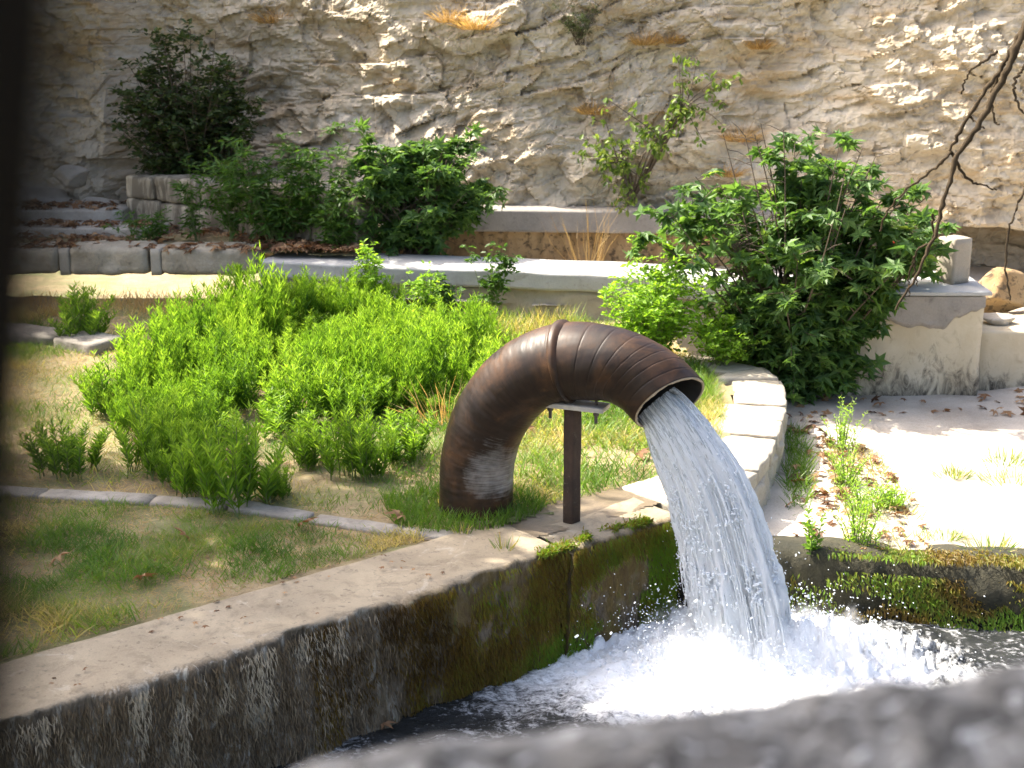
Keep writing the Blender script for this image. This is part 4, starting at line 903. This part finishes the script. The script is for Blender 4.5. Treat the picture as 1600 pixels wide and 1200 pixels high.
# plane trees outside the frame whose shade dapples the lawn and the pipe
def big_tree(loc, label, top, rad, n, seed, clumps, extra_limbs=(), tr=.28):
    e = empty('plane_tree', loc, label, 'tree', 'plane trees around the basin'); inv = e.matrix_basis.inverted(); r_ = np.random.default_rng(seed)
    o, cs = crown(e, top, rad, n, .19, MAT['plane'], seed, clumps)
    B = Bag(); fork = np.array(loc)*.25+np.array(top)*.75-np.array([0, 0, 1.0]); fork[2] = top[2]-rad[2]*.9
    V, F = tube(spline([(loc[0], loc[1], loc[2]-.1), (loc[0]*.8+fork[0]*.2, loc[1]*.8+fork[1]*.2, fork[2]*.5), tuple(fork)], 20), np.linspace(tr, tr*.6, 20), 16); B.add(V, F)
    for c in cs[:14]:
        V, F = tube(spline([tuple(fork), tuple(fork*.5+c*.5+r_.normal(size=3)*.2), tuple(c)], 12), np.linspace(tr*.35, .02, 12), 8); B.add(V, F)
    for lim in extra_limbs:
        V, F = tube(spline(lim, 24), np.linspace(tr*.4, .016, 24), 8); B.add(V, F)
    under(obj('trunk', B.mesh('trunk', MAT['bark'], True), e), inv)
    return e
big_tree((-8.3, 9.6, 0), 'plane tree left of the view shading the lawn and the pipe', (-7.3, 9.6, 6.2), (3.0, 2.5, 1.2), 9500, 311, 110)
big_tree((-9.6, 16.6, .5), 'unseen plane tree added beyond the left edge to darken the leafy terrace', (-7.9, 17.6, 5.4), (2.5, 2.2, 1.2), 5200, 313, 70)  # added out of view to keep sun and sky off the left terrace
TW = {'a': [(2.56, 7.0, 3.51), (2.47, 7.0, 3.2), (2.37, 7.0, 2.94), (2.26, 7.0, 2.72), (2.17, 7.0, 2.58), (2.13, 7.0, 2.43), (2.09, 7.0, 2.25), (2.03, 7.0, 2.06), (1.97, 7.0, 1.93), (1.91, 7.0, 1.81)], 'b': [(2.49, 7.0, 3.24), (2.4, 7.0, 3.05), (2.28, 7.0, 2.85), (2.2, 7.0, 2.69), (2.16, 7.0, 2.58)], 'c': [(2.17, 7.0, 2.58), (2.09, 7.0, 2.49), (1.97, 7.0, 2.38), (1.89, 7.0, 2.24), (1.88, 7.0, 2.16)], 'd': [(2.17, 7.0, 2.57), (2.25, 7.0, 2.47), (2.32, 7.0, 2.42), (2.46, 7.0, 2.37)], 'e': [(2.39, 7.0, 3.0), (2.37, 7.0, 2.92), (2.36, 7.0, 2.85), (2.38, 7.0, 2.72), (2.4, 7.0, 2.71)], 'f': [(2.52, 7.0, 3.03), (2.46, 7.0, 2.95), (2.43, 7.0, 2.88), (2.45, 7.0, 2.8), (2.48, 7.0, 2.77)], 'g': [(2.52, 7.0, 3.12), (2.5, 7.0, 2.85), (2.51, 7.0, 2.66), (2.5, 7.0, 2.54), (2.55, 7.0, 2.35)], 'h': [(2.55, 7.0, 2.41), (2.49, 7.0, 2.28), (2.46, 7.0, 2.16), (2.47, 7.0, 1.99), (2.51, 7.0, 1.84)], 'i': [(2.35, 7.0, 3.06), (2.28, 7.0, 3.0), (2.23, 7.0, 2.95), (2.23, 7.0, 2.85)], 'j': [(2.1, 7.0, 2.27), (2.12, 7.0, 2.13), (2.06, 7.0, 2.06), (2.08, 7.0, 1.93), (2.1, 7.0, 1.87)], 'k': [(2.03, 7.0, 2.06), (2.03, 7.0, 1.96), (2.03, 7.0, 1.84)], 'l': [(2.25, 7.0, 2.75), (2.27, 7.0, 2.72), (2.29, 7.0, 2.7)]}
TR = dict(a=(.026, .007), b=(.016, .010), c=(.010, .005), d=(.011, .005), e=(.010, .006), f=(.010, .006), g=(.014, .008), h=(.009, .005), i=(.009, .005), j=(.008, .004), k=(.006, .004), l=(.006, .004))
tw = big_tree((5.6, 6.3, -.4), 'plane tree whose bare drooping twigs hang in at the upper right', (6.0, 6.6, 6.6), (2.2, 2.0, 1.2), 1500, 322, 40,
              [[(5.3, 6.5, 5.2), (4.2, 6.8, 4.9), (3.2, 6.95, 4.3), (2.56, 7.0, 3.51)], [(4.2, 6.8, 4.9), (3.3, 7.0, 4.1), (2.52, 7.0, 3.1)], [(3.3, 7.0, 4.1), (2.8, 7.0, 3.3), (2.55, 7.0, 2.4)]])
B = Bag(); r_ = np.random.default_rng(41)
for k, pts in TW.items():
    p = spline(pts, 6*len(pts)); n = len(p); rad = .78*np.linspace(*TR[k], n)*(1+.28*np.maximum(0, np.sin(np.arange(n)*1.7+len(k)))**4+.12*r_.normal(size=n))
    p[1:-1] += r_.normal(size=(n-2, 3))*.004; p[:, 1] += .10*np.sin(np.linspace(0, 2, n)+ord(k)) - .10*math.sin(ord(k))*np.linspace(1, 1, n)
    V, F = tube(p, rad, 7); B.add(V, F)
under(obj('drooping_twigs', B.mesh('drooping_twigs', MAT['bark'], True), tw), tw.matrix_basis.inverted())

# ------------------------------------------------------------------ shrubs
shrub('fig_bush', (2.70, 13.0, -.36), 'large dark green fig bush in front of the pier at right', 1.48, .85, 2.65, 78, 18, 7, .15, FIG, MAT['fig'], MAT['twig'], 501, z0=-.12, droop=.25, bulge=.30, hole=.42, twl=.42, srad=.016, group='fig bushes')
shrub('fig_bush', (-1.05, 16.25, .42), 'smaller fig bush growing at the foot of the cliff behind the platform', 1.0, .6, 1.5, 52, 15, 7, .14, FIG, MAT['fig'], MAT['twig'], 502, droop=.25, bulge=.32, hole=.5, twl=.36, srad=.013, group='fig bushes')
shrub('evergreen_shrub', (-4.15, 18.35, .6), 'tall dark evergreen shrub against the cliff at upper left', 1.02, .6, 2.45, 64, 25, 10, .09, OVAL, MAT['laurel'], MAT['twig'], 503, droop=.1, bulge=.32, hole=.5, twl=.40, srad=.014)
shrub('willowy_weed', (-2.75, 16.35, .56), 'tall feathery green weed in front of the old block wall', 0.75, .45, 1.45, 24, 13, 8, .12, LANCE, MAT['willow'], MAT['stem'], 504, droop=.35, bulge=.30, twl=.26, srad=.007, cat='weed')
shrub('willowy_weed', (-2.15, 16.3, .56), 'leaning feathery weed reaching right above the block wall', .62, .35, 1.5, 15, 10, 8, .12, LANCE, MAT['willow'], MAT['stem'], 514, droop=.3, bulge=.15, twl=.2, srad=.006, cat='weed')
shrub('willowy_weed', (-3.75, 16.6, .56), 'slender green weed rising in front of the sunlit block', .22, .2, .95, 7, 8, 7, .11, LANCE, MAT['willow'], MAT['stem'], 515, droop=.3, bulge=.2, twl=.16, srad=.006, cat='weed')
shrub('willowy_weed', (-4.35, 16.4, .56), 'low scraggly weed among the dead leaves on the terrace', .4, .25, .42, 9, 7, 7, .10, LANCE, MAT['willow'], MAT['stem'], 516, droop=.3, bulge=.2, twl=.14, srad=.005, cat='weed')
shrub('willowy_weed', (-1.95, 16.0, .5), 'bushy green weed hiding the right end of the block wall', .45, .3, .95, 14, 11, 8, .11, LANCE, MAT['willow'], MAT['stem'], 517, droop=.3, bulge=.25, twl=.2, srad=.006, cat='weed')
shrub('willowy_weed', (-3.3, 16.45, .56), 'upright green weed in front of the middle of the block wall', .35, .3, 1.1, 11, 10, 8, .11, LANCE, MAT['willow'], MAT['stem'], 518, droop=.3, bulge=.2, twl=.18, srad=.006, cat='weed')
shrub('bright_shrub', (1.35, 12.85, 0), 'glowing yellow green shrub beside the ledge behind the pipe', 0.62, .5, 1.18, 50, 14, 8, .062, OVAL, MAT['lime_leaf'], MAT['stem'], 505, droop=.05, bulge=.35, twl=.20, srad=.006)
shrub('bright_shrub', (1.95, 12.75, 0), 'low sprawling right half of the sunlit shrub at the ledge end', .42, .4, .55, 24, 12, 8, .055, OVAL, MAT['lime_leaf'], MAT['stem'], 525, droop=.0, bulge=.35, twl=.20, srad=.005)
shrub('elm_sapling', (-1.42, 14.5, 0), 'tall bright sapling standing up in front of the platform wall', .20, .2, 1.12, 5, 20, 7, .062, OVAL, MAT['lime_leaf'], MAT['stem'], 506, droop=.15, bulge=.15, twl=.15, srad=.007, cat='sapling')
shrub('elm_sapling', (-1.62, 14.6, 0), 'shorter bright sapling left of the tall one', .18, .15, .78, 4, 12, 6, .055, OVAL, MAT['lime_leaf'], MAT['stem'], 507, droop=.2, bulge=.1, twl=.14, srad=.006, cat='sapling')
shrub('elm_sapling', (-.92, 14.5, 0), 'leafy sapling leaning over the weeds right of the tall one', .3, .2, .68, 7, 13, 6, .06, OVAL, MAT['lime_leaf'], MAT['stem'], 508, droop=.25, bulge=.1, twl=.15, srad=.006, cat='sapling')
shrub('bramble', (-.25, 14.6, 0), 'thin leafy bramble climbing the platform wall', .30, .15, .98, 7, 13, 6, .075, OVAL, MAT['willow'], MAT['stem'], 509, droop=.35, bulge=.05, twl=.14, srad=.006, cat='bramble')
shrub('dark_tuft', (-.78, 14.72, .02), 'small dark green tuft in shade against the platform wall', .22, .15, .50, 16, 9, 7, .07, OVAL, MAT['fig'], MAT['stem'], 510, droop=.1, bulge=.4, twl=.12, srad=.006, cat='shrub')
shrub('dark_tuft', (-2.7, 15.3, .0), 'dark green plant at the end of the block topped wall', .26, .2, .32, 14, 8, 7, .08, LANCE, MAT['fig'], MAT['stem'], 511, droop=.1, bulge=.4, twl=.12, srad=.006, cat='shrub')

# sapling hanging on the cliff
SAP = [(1.95, 2.61), (2.17, 2.65), (2.4, 2.43), (2.71, 2.43), (1.99, 2.39), (2.49, 2.17), (1.13, 2.17), (1.06, 2.05), (1.59, 1.8), (1.9, 1.84), (2.35, 1.99), (.99, 1.61), (.8, 1.5), (1.53, 1.46), (1.22, 1.37), (1.69, 1.15), (1.0, 1.15), (1.46, .95), (1.39, .85), (2.08, 2.06), (1.75, 1.65), (2.25, 1.7), (1.35, 1.65)]
r_ = np.random.default_rng(530); LB, SB = Bag(), Bag(); foot = np.array([1.45, 17.3, .86]); e = empty('cliff_sapling', tuple(foot), 'sparse pale green sapling spread against the cliff above the channel', 'sapling'); mids = [np.array([1.3, 16.95, 1.45]), np.array([1.75, 16.9, 1.75]), np.array([2.05, 16.9, 2.1])]
for (x, z) in SAP:
    t_ = np.array([x, 16.85+r_.uniform(-.15, .15), z]); mdl = min(mids, key=lambda q: np.linalg.norm(q-t_))
    c = spline([tuple(foot), tuple(mdl*.7+foot*.3+r_.normal(size=3)*.03), tuple(mdl+r_.normal(size=3)*.04), tuple(t_)], 14); V, F = tube(c-foot, np.linspace(.016, .004, 14), 5); SB.add(V, F)
    for j in range(6):
        b0 = c[r_.integers(9, 14)]; o_ = r_.normal(size=3)*np.array([1, .6, .8]); o_ /= np.linalg.norm(o_); b1 = b0+o_*r_.uniform(.06, .18)
        V, F = tube(np.array([b0, (b0+b1)/2, b1])-foot, [.004, .003, .002], 4); SB.add(V, F)
        n = 7; C = b0+(b1-b0)*np.linspace(.3, 1.1, n)[:, None]+r_.normal(size=(n, 3))*.02; D = r_.normal(size=(n, 3))+np.array([0, 0, -.9])
        V, F, R = leaves(C-foot, D, .085*r_.uniform(.6, 1.2, n), OVAL, r_=r_); LB.add(V, F, rnd=R)
obj('foliage', LB.mesh('foliage', MAT['sapling']), e); obj('stem', SB.mesh('stem', MAT['twig'], True), e)

# dry tufts on the cliff
def tuft(name, loc, label, n, size, spread, mat, seed, cat='grass tuft', up=1.0, group=None, fwd=0.0, wide=None):
    r_ = np.random.default_rng(seed); a = r_.uniform(0, 2*np.pi, n); q = np.sqrt(r_.random(n)); P = np.stack([np.cos(a)*q*spread, np.sin(a)*q*spread*.6, 0*a], 1)
    D = np.stack([np.cos(a)*q*.9+r_.normal(0, .25, n), np.sin(a)*q*.6+r_.normal(0, .25, n)-fwd, up*r_.uniform(.5, 1.2, n)], 1)
    wide = wide or min(1, .10/size)
    V, F, R = leaves(P, D, size*r_.uniform(.5, 1.15, n), (BLADE[0]*np.array([1, wide, 1]), BLADE[1]), jitter=.6, r_=r_); B = Bag(); B.add(V, F, rnd=R)
    return tag(obj(name, B.mesh(name, mat), None, loc), label, cat, group)
DT = [(-.43, 3.0, .34, 'wide golden dry grass tuft high on the cliff near the top centre'), (-.75, 3.08, .3, 'brown dry grass tuft just left of the wide golden one'), (-3.17, 3.05, .32, 'brown dry grass tuft at the top of the cliff right of the dark shrub'), (1.63, 2.82, .26, 'orange dry grass tuft on the cliff above the sapling'), (1.94, 2.84, .22, 'pale dry grass tuft right of the orange one on the cliff'),
      (.98, 2.0, .25, 'small brown dry tuft in a cliff hollow left of the sapling'), (2.77, 1.70, .3, 'long straw coloured tuft on the cliff above the large fig'), (2.60, 1.3, .22, 'small orange dry tuft on the cliff behind the large fig'), (2.96, 2.78, .2, 'thin dry tuft beside the sunlit cliff face')]
for k, (x, z, s, lab) in enumerate(DT): tuft('dry_grass_tuft', (x, cliff_y(x, z)-.03, z-.05), lab, 260, s, s*.55, MAT['dry'], 600+k, up=.6, group='dry tufts on the cliff', fwd=.55)
z = 3.0; shr = shrub('cliff_bush', (.82, cliff_y(.82, 2.9)-.05, 2.8), 'scrubby olive bush on the cliff at the top centre', .34, .22, .5, 18, 9, 8, .04, LANCE, MAT['laurel'], MAT['twig'], 620, bulge=.2, twl=.14, srad=.005)
tuft('tall_dry_grass', (.92, 16.55, .15), 'tall straw grass standing before the ochre channel wall', 40, .95, .20, MAT['dry'], 630, up=2.2)

# ------------------------------------------------------------------ weeds on the lawn
variants = []
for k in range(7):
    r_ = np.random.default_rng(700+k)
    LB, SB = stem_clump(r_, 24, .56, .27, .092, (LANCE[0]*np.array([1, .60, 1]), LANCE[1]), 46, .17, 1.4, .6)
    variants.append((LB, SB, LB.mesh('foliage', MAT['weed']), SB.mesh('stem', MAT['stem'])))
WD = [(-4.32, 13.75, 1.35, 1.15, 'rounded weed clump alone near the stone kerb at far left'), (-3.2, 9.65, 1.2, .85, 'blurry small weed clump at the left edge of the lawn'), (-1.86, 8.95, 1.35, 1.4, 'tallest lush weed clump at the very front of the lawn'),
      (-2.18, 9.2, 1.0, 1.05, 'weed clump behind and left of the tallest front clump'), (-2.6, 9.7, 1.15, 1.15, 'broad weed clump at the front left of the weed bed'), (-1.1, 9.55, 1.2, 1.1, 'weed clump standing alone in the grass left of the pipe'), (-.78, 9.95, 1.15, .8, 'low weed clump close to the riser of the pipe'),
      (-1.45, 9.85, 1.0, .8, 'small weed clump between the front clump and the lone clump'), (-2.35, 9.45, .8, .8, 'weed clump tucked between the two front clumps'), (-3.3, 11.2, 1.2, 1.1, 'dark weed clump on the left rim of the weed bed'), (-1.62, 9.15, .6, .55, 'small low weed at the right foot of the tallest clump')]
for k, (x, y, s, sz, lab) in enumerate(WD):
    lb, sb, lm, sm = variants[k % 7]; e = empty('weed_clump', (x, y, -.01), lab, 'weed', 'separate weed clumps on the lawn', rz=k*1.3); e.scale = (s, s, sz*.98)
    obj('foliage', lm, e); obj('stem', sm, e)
BED = [(-3.35, 11.2), (-3.15, 12.6), (-2.9, 13.9), (-2.6, 14.7), (-1.7, 14.75), (-.9, 14.3), (-.3, 13.6), (.1, 12.4), (.05, 11.3), (-.35, 10.95), (-1.2, 11.1), (-1.75, 10.6), (-2.0, 9.9), (-2.45, 9.8), (-2.9, 10.3)]
r_ = np.random.default_rng(720); LBag, SBag = Bag(), Bag(); cnt = 0; pts = []
while cnt < 178:
    x, y = r_.uniform(-3.4, .3), r_.uniform(9.6, 14.9)
    if not in_poly(np.array([x]), np.array([y]), BED)[0]: continue
    g = float(fbm(np.array([x*1.05]), np.array([y*.9]), 0, 2, 721)[0])
    if g < (-.02 if x < -1.7 else -.28) and r_.random() < .92: continue
    if any((x-a)**2+(y-b)**2 < .185**2 for a, b in pts): 
        cnt += .02; continue
    pts.append((x, y)); cnt += 1
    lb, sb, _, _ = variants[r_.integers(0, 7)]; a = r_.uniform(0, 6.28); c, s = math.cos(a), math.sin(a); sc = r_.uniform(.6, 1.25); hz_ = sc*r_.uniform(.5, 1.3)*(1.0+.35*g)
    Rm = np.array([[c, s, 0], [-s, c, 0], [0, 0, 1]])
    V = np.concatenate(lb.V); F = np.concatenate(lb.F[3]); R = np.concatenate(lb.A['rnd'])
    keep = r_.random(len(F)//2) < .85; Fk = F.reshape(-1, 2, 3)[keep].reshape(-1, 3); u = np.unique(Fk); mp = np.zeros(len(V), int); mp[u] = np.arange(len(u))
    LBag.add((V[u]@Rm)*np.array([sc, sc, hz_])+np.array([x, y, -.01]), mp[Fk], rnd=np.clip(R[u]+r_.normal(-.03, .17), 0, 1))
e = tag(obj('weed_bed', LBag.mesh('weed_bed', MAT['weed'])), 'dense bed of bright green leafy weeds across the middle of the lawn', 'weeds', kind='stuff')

# grass
def blades(name, label, n, region, hgt, tone, dens, mat, seed, z=0.0, up=1.0, cat='grass', wide=1.0):
    r_ = np.random.default_rng(seed); p = np.array(region); lo, hi = p.min(0), p.max(0)
    x = r_.uniform(lo[0], hi[0], n); y = r_.uniform(lo[1], hi[1], n)
    k = in_poly(x, y, region) & (r_.random(n) < dens(x, y)); x, y = x[k], y[k]; n = len(x)
    # gather in tufts
    P = np.stack([x, y, z+0*x], 1); a = r_.uniform(0, 2*np.pi, n); D = np.stack([np.cos(a)*.75, np.sin(a)*.75, up*r_.uniform(.35, 1.3, n)], 1)
    t = np.clip(tone(x, y)+r_.normal(0, .12, n), 0, 1)
    bl = (BLADE[0]*np.array([1, wide, 1]), BLADE[1])
    V, F, R = leaves(P, D, hgt(x, y)*r_.uniform(.4, 1.2, n), bl, jitter=.5, r_=r_, rnd=t); B = Bag(); B.add(V, F, rnd=R)
    return tag(obj(name, B.mesh(name, mat)), label, cat, kind='stuff')
FRONT = [(-5.0, 6.0), (-3.7, 5.9), (-2.5, 6.75), (-1.35, 7.72), (-.55, 8.33), (-.62, 8.42), (-1.6, 8.74), (-2.1, 8.92), (-3.6, 9.15), (-5, 9.2)]
blades('front_grass', 'short patchy green and straw grass between the kerb line and the basin wall', 95000, FRONT, lambda x, y: .085+.045*fbm(x*2.4, y*2.4, 0, 3, 801),
       lambda x, y: .47+.55*fbm(x*1.5, y*1.7, 0, 3, 802), lambda x, y: np.clip(.55+.9*fbm(x*2.1, y*2.3, 0, 4, 803), .10, 1), MAT['grass'], 81, wide=.85)
MID = [(-6.5, 9.3), (-3.6, 9.3), (-2.0, 9.1), (-1.55, 8.93), (-.6, 8.6), (-.3, 8.75), (.3, 9.0), (.95, 9.45), (1.35, 10.0), (1.75, 11.2), (1.8, 12.6), (1.2, 14.5), (-2.8, 15.6), (-6.5, 15.6)]
blades('lawn_grass', 'thin grass of the lawn round the weeds and the pipe', 150000, MID, lambda x, y: .08+.05*sstep(-1.2, .6, x)+.03*fbm(x*2.4, y*2.4, 0, 3, 804),
       lambda x, y: .56+.6*fbm(x*1.1, y*1.2, 0, 3, 805)-.32*np.exp(-(((x-.2)/1.2)**2+((y-9.6)/.9)**2))+.25*sstep(11.5, 14, y), lambda x, y: np.clip(.45+.7*fbm(x*1.7, y*1.7, 0, 4, 806)+.4*sstep(-1.3, 0, x), .15, 1), MAT['grass'], 82, wide=.9)
blades('front_thatch', 'flattened straw thatch over the soil of the front lawn', 48000, FRONT, lambda x, y: .06+0*x, lambda x, y: .45+.25*fbm(x*6, y*6, 0, 3, 831), lambda x, y: .9+0*x, MAT['dry'], 91, up=.22, wide=.6)
blades('lawn_thatch', 'flattened straw thatch over the soil among the weeds', 76000, MID, lambda x, y: .07+0*x, lambda x, y: .45+.25*fbm(x*6, y*6, 0, 3, 832), lambda x, y: .9+0*x, MAT['dry'], 92, up=.22, wide=.6)
PB = [(-.75, 8.55), (-.55, 8.42), (-.1, 8.5), (.12, 8.72), (.25, 8.95), (.1, 9.2), (-.5, 9.3), (-.9, 9.1)]
blades('pipe_foot_grass', 'longer green grass growing round the foot of the pipe', 5200, PB, lambda x, y: .13+0*x, lambda x, y: .22+0*x, lambda x, y: np.where(np.hypot(x+.24, y-8.91) > .26, 1.0, 0), MAT['grass'], 83, up=1.5, wide=.7)
HAY = [(-.75, 13.1), (-.3, 12.6), (.35, 12.6), (.75, 13.4), (.7, 14.4), (-.3, 14.4)]
blades('seeding_grass', 'pale seeding grass in the sun behind the pipe', 4200, HAY, lambda x, y: .26+0*x, lambda x, y: .62+.2*fbm(x*3, y*3, 0, 2, 807), lambda x, y: 1+0*x, MAT['grass'], 84, up=2.2, wide=.5)
EDGE = [(1.2, 9.75), (1.5, 9.95), (1.75, 11.0), (1.85, 12.3), (1.45, 12.4), (1.2, 11.0)]
blades('ledge_grass', 'fine pale grass creeping over the inner edge of the ledge', 4200, EDGE, lambda x, y: .12+0*x, lambda x, y: .5+.3*fbm(x*3, y*3, 0, 2, 808), lambda x, y: 1+0*x, MAT['grass'], 85, up=1.3, wide=.6)
BACK = [(-6.0, 14.6), (-2.9, 14.7), (-2.9, 15.75), (-5.6, 15.75)]
blades('wall_foot_straw', 'dry straw coloured grass at the foot of the block topped wall', 3800, BACK, lambda x, y: .17+0*x, lambda x, y: .5+0*x, lambda x, y: sstep(15.0, 15.7, y+.5*fbm(x*1.8, y*1.8, 0, 3, 840)), MAT['dry'], 86, up=1.5, wide=.55)
tuft('dry_stalks', (-.55, 10.85, 0), 'loose dry stalks leaning out of the weed bed left of the pipe', 60, .42, .18, MAT['dry'], 87, up=1.1)

# plants on the lower terrace
TP = [(2.42, 9.15, .42, .30, 'tallest yellow green weed by the mossy wall on the pale terrace'), (2.60, 9.75, .34, .26, 'yellow green weed in the middle of the terrace weeds'), (2.62, 10.4, .36, .25, 'sunlit weed further back along the terrace weeds'), (2.78, 11.3, .42, .25, 'pale tall weed at the far end of the terrace weeds'), (2.85, 9.9, .2, .2, 'low spreading weed right of the terrace weeds'),
      (2.05, 8.98, .34, .12, 'single leafy shoot growing from the mossy wall beside the jet')]
for k, (x, y, h, sp, lab) in enumerate(TP):
    r_ = np.random.default_rng(740+k); LB, SB = stem_clump(r_, 5 if k == 5 else 20, h*1.2, sp, .06 if k == 5 else .05, OVAL if k == 5 else LANCE, 22, sp*.4, .7)
    plant('terrace_weed', (x, y, -.37), lab, 'weed', LB, SB, MAT['weed' if k == 5 else 'lime_leaf'], MAT['stem'], 'weeds on the pale terrace')
for k, (x, y, s, lab) in enumerate([(3.53, 10.66, .12, 'tiny green tuft alone in the middle of the pale terrace'), (3.95, 10.5, .2, 'wide low green tuft near the right edge of the terrace'), (4.1, 11.0, .17, 'further green tuft at the right edge of the terrace'), (3.3, 9.05, .13, 'small grass tuft on the mossy wall top at right'), (3.05, 9.3, .1, 'small dry tuft on the terrace near the mossy wall')]):
    tuft('ground_tuft', (x, y, -.37), lab, 130, s, s*1.3, MAT['grass'], 760+k, 'grass tuft', .8, 'small tufts on the pale terrace')
LWG = [(1.95, 9.3), (2.05, 9.25), (2.3, 10.2), (2.48, 11.2), (2.55, 11.9), (2.42, 11.9), (2.3, 11.2), (2.1, 10.3)]
blades('ledge_foot_grass', 'strip of green grass along the foot of the curved ledge', 3000, LWG, lambda x, y: .16+0*x, lambda x, y: .28+0*x, lambda x, y: sstep(9.5, 10.6, y), MAT['grass'], 88, -.37, 1.2, wide=.8)
TST = [(2.3, 8.95), (2.85, 8.9), (3.0, 9.6), (3.05, 11.2), (2.7, 11.6), (2.45, 10.2)]
blades('terrace_straw', 'sparse sunburnt grass among the terrace weeds', 2400, TST, lambda x, y: .13+0*x, lambda x, y: .62+.3*fbm(x*3, y*3, 0, 2, 809), lambda x, y: .8+0*x, MAT['grass'], 89, -.37, 1.2, wide=.7)

# ------------------------------------------------------------------ dead leaves
def litter(name, label, n, poly, z, size, seed, dens=None):
    r_ = np.random.default_rng(seed); p = np.array(poly); lo, hi = p.min(0), p.max(0); x = r_.uniform(lo[0], hi[0], n); y = r_.uniform(lo[1], hi[1], n); k = in_poly(x, y, poly)
    if dens is not None: k &= r_.random(n) < dens(x, y)
    x, y = x[k], y[k]; n = len(x); a = r_.uniform(0, 6.28, n)
    V, F, R = leaves(np.stack([x, y, z+r_.uniform(.01, .045, n)], 1), np.stack([np.cos(a), np.sin(a), r_.normal(0, .25, n)], 1), size*r_.uniform(.5, 1.2, n), FIG, jitter=.35, r_=r_); B = Bag(); B.add(V, F, rnd=R)
    return tag(obj(name, B.mesh(name, MAT['litter'])), label, 'dead leaves', kind='stuff')
litter('terrace_litter', 'brown dead leaves covering the terrace below the cliff at left', 2600, [(-7.5, 16.0), (-2.2, 15.7), (-2.0, 16.3), (-4.8, 18.0), (-5.0, 18.6), (-7.5, 18.6)], .56, .11, 900, lambda x, y: np.clip(.6+.8*fbm(x*1.4, y*1.4, 0, 3, 901), 0, 1))
litter('step_litter', 'dead leaves lying on the lower stone step at the left', 260, [(-7.5, 16.9), (-4.4, 16.8), (-4.3, 17.25), (-7.5, 17.35)], .655, .11, 911)
litter('step_litter', 'a thin scatter of dead leaves on the upper stone step', 160, [(-7.5, 17.7), (-5.0, 17.65), (-5.0, 18.15), (-7.5, 18.25)], .755, .11, 912)
litter('wall_debris', 'crumbs of dry leaf and bark scattered on the basin wall top', 900, [tuple(P0-T2*.4-N2*.60), tuple(P0+T2*4.1-N2*.60), tuple(P0+T2*4.1-N2*.05), tuple(P0-T2*.4-N2*.05)], .006, .030, 913, lambda x, y: np.clip(.35+1.1*fbm(x*2.2, y*2.2, 0, 3, 914), .03, 1))
litter('ledge_litter', 'reddish dead leaves in the shade along the ledge foot', 160, [(1.85, 9.2), (2.2, 9.1), (2.75, 11.0), (2.9, 12.4), (2.45, 12.4), (2.35, 11.2)], -.355, .10, 902)
litter('far_litter', 'dead leaves scattered below the pier and low wall', 90, [(2.4, 12.2), (6.5, 12.2), (6.5, 13.2), (4.5, 13.2), (4.4, 12.9), (2.4, 12.9)], -.355, .09, 903)
litter('weed_litter', 'rusty dead leaves among the terrace weeds', 150, TST, -.355, .08, 904)
litter('platform_litter', 'heap of dead leaves at the left end of the platform', 260, [(-2.6, 15.75), (-1.7, 15.6), (-1.75, 16.0), (-2.5, 16.1)], .57, .10, 905)
FL_ = [(-2.18, 7.66, .015, 'dead brown leaf lying in the front grass'), (.12, 10.55, .03, 'orange dead leaf in the grass behind the support post'), (-.72, 8.62, .04, 'dead leaf on the kerb line left of the pipe'), (-2.75, 7.95, .02, 'curled dead leaf in the grass at the left'), (-1.35, 8.5, .03, 'pale dead leaf in the grass below the kerb line'), (-2.05, 8.28, .03, 'tan curled leaf in the front grass near the kerb'), (-2.3, 9.3, .03, 'rust coloured leaf under the front weed clumps'), (.95, 9.95, .03, 'brown leaf in the grass near the ledge')]
for k, (x, y, z, lab) in enumerate(FL_):
    a = k*1.7; r_ = np.random.default_rng(920+k); V, F, R = leaves(np.array([[0, 0, .03]]), np.array([[math.cos(a), math.sin(a), .3]]), .12, FIG, jitter=.5, r_=r_)
    tag(obj('fallen_leaf', mesh_data('fallen_leaf', V, F, MAT['litter'], False, {'rnd': np.full(len(V), .35+.4*r_.random())}), None, (x, y, z)), lab, 'leaf', 'single fallen leaves')
V, F, R = leaves(np.array([[0, 0, 0.02]]), np.array([[1, .3, .05]]), .09, FIG, jitter=.1); tag(obj('fallen_leaf', mesh_data('fallen_leaf', V, F, MAT['litter'], False, {'rnd': np.full(len(V), .6)}), None, (-.74, 7.30, WZ+.015)), 'reddish leaf floating on the dark water at the wall foot', 'leaf', 'single fallen leaves')
tufts = [(-.05, 8.15, .12, 'small green sprig on the wall top near the joint'), (-.32, 8.42, .10, 'small grass sprig in the joint beside the damp pad')]
for k, (x, y, s, lab) in enumerate(tufts): tuft('wall_sprig', (x, y, .01), lab, 30, s, .06, MAT['grass'], 940+k, 'grass tuft', 1.2)
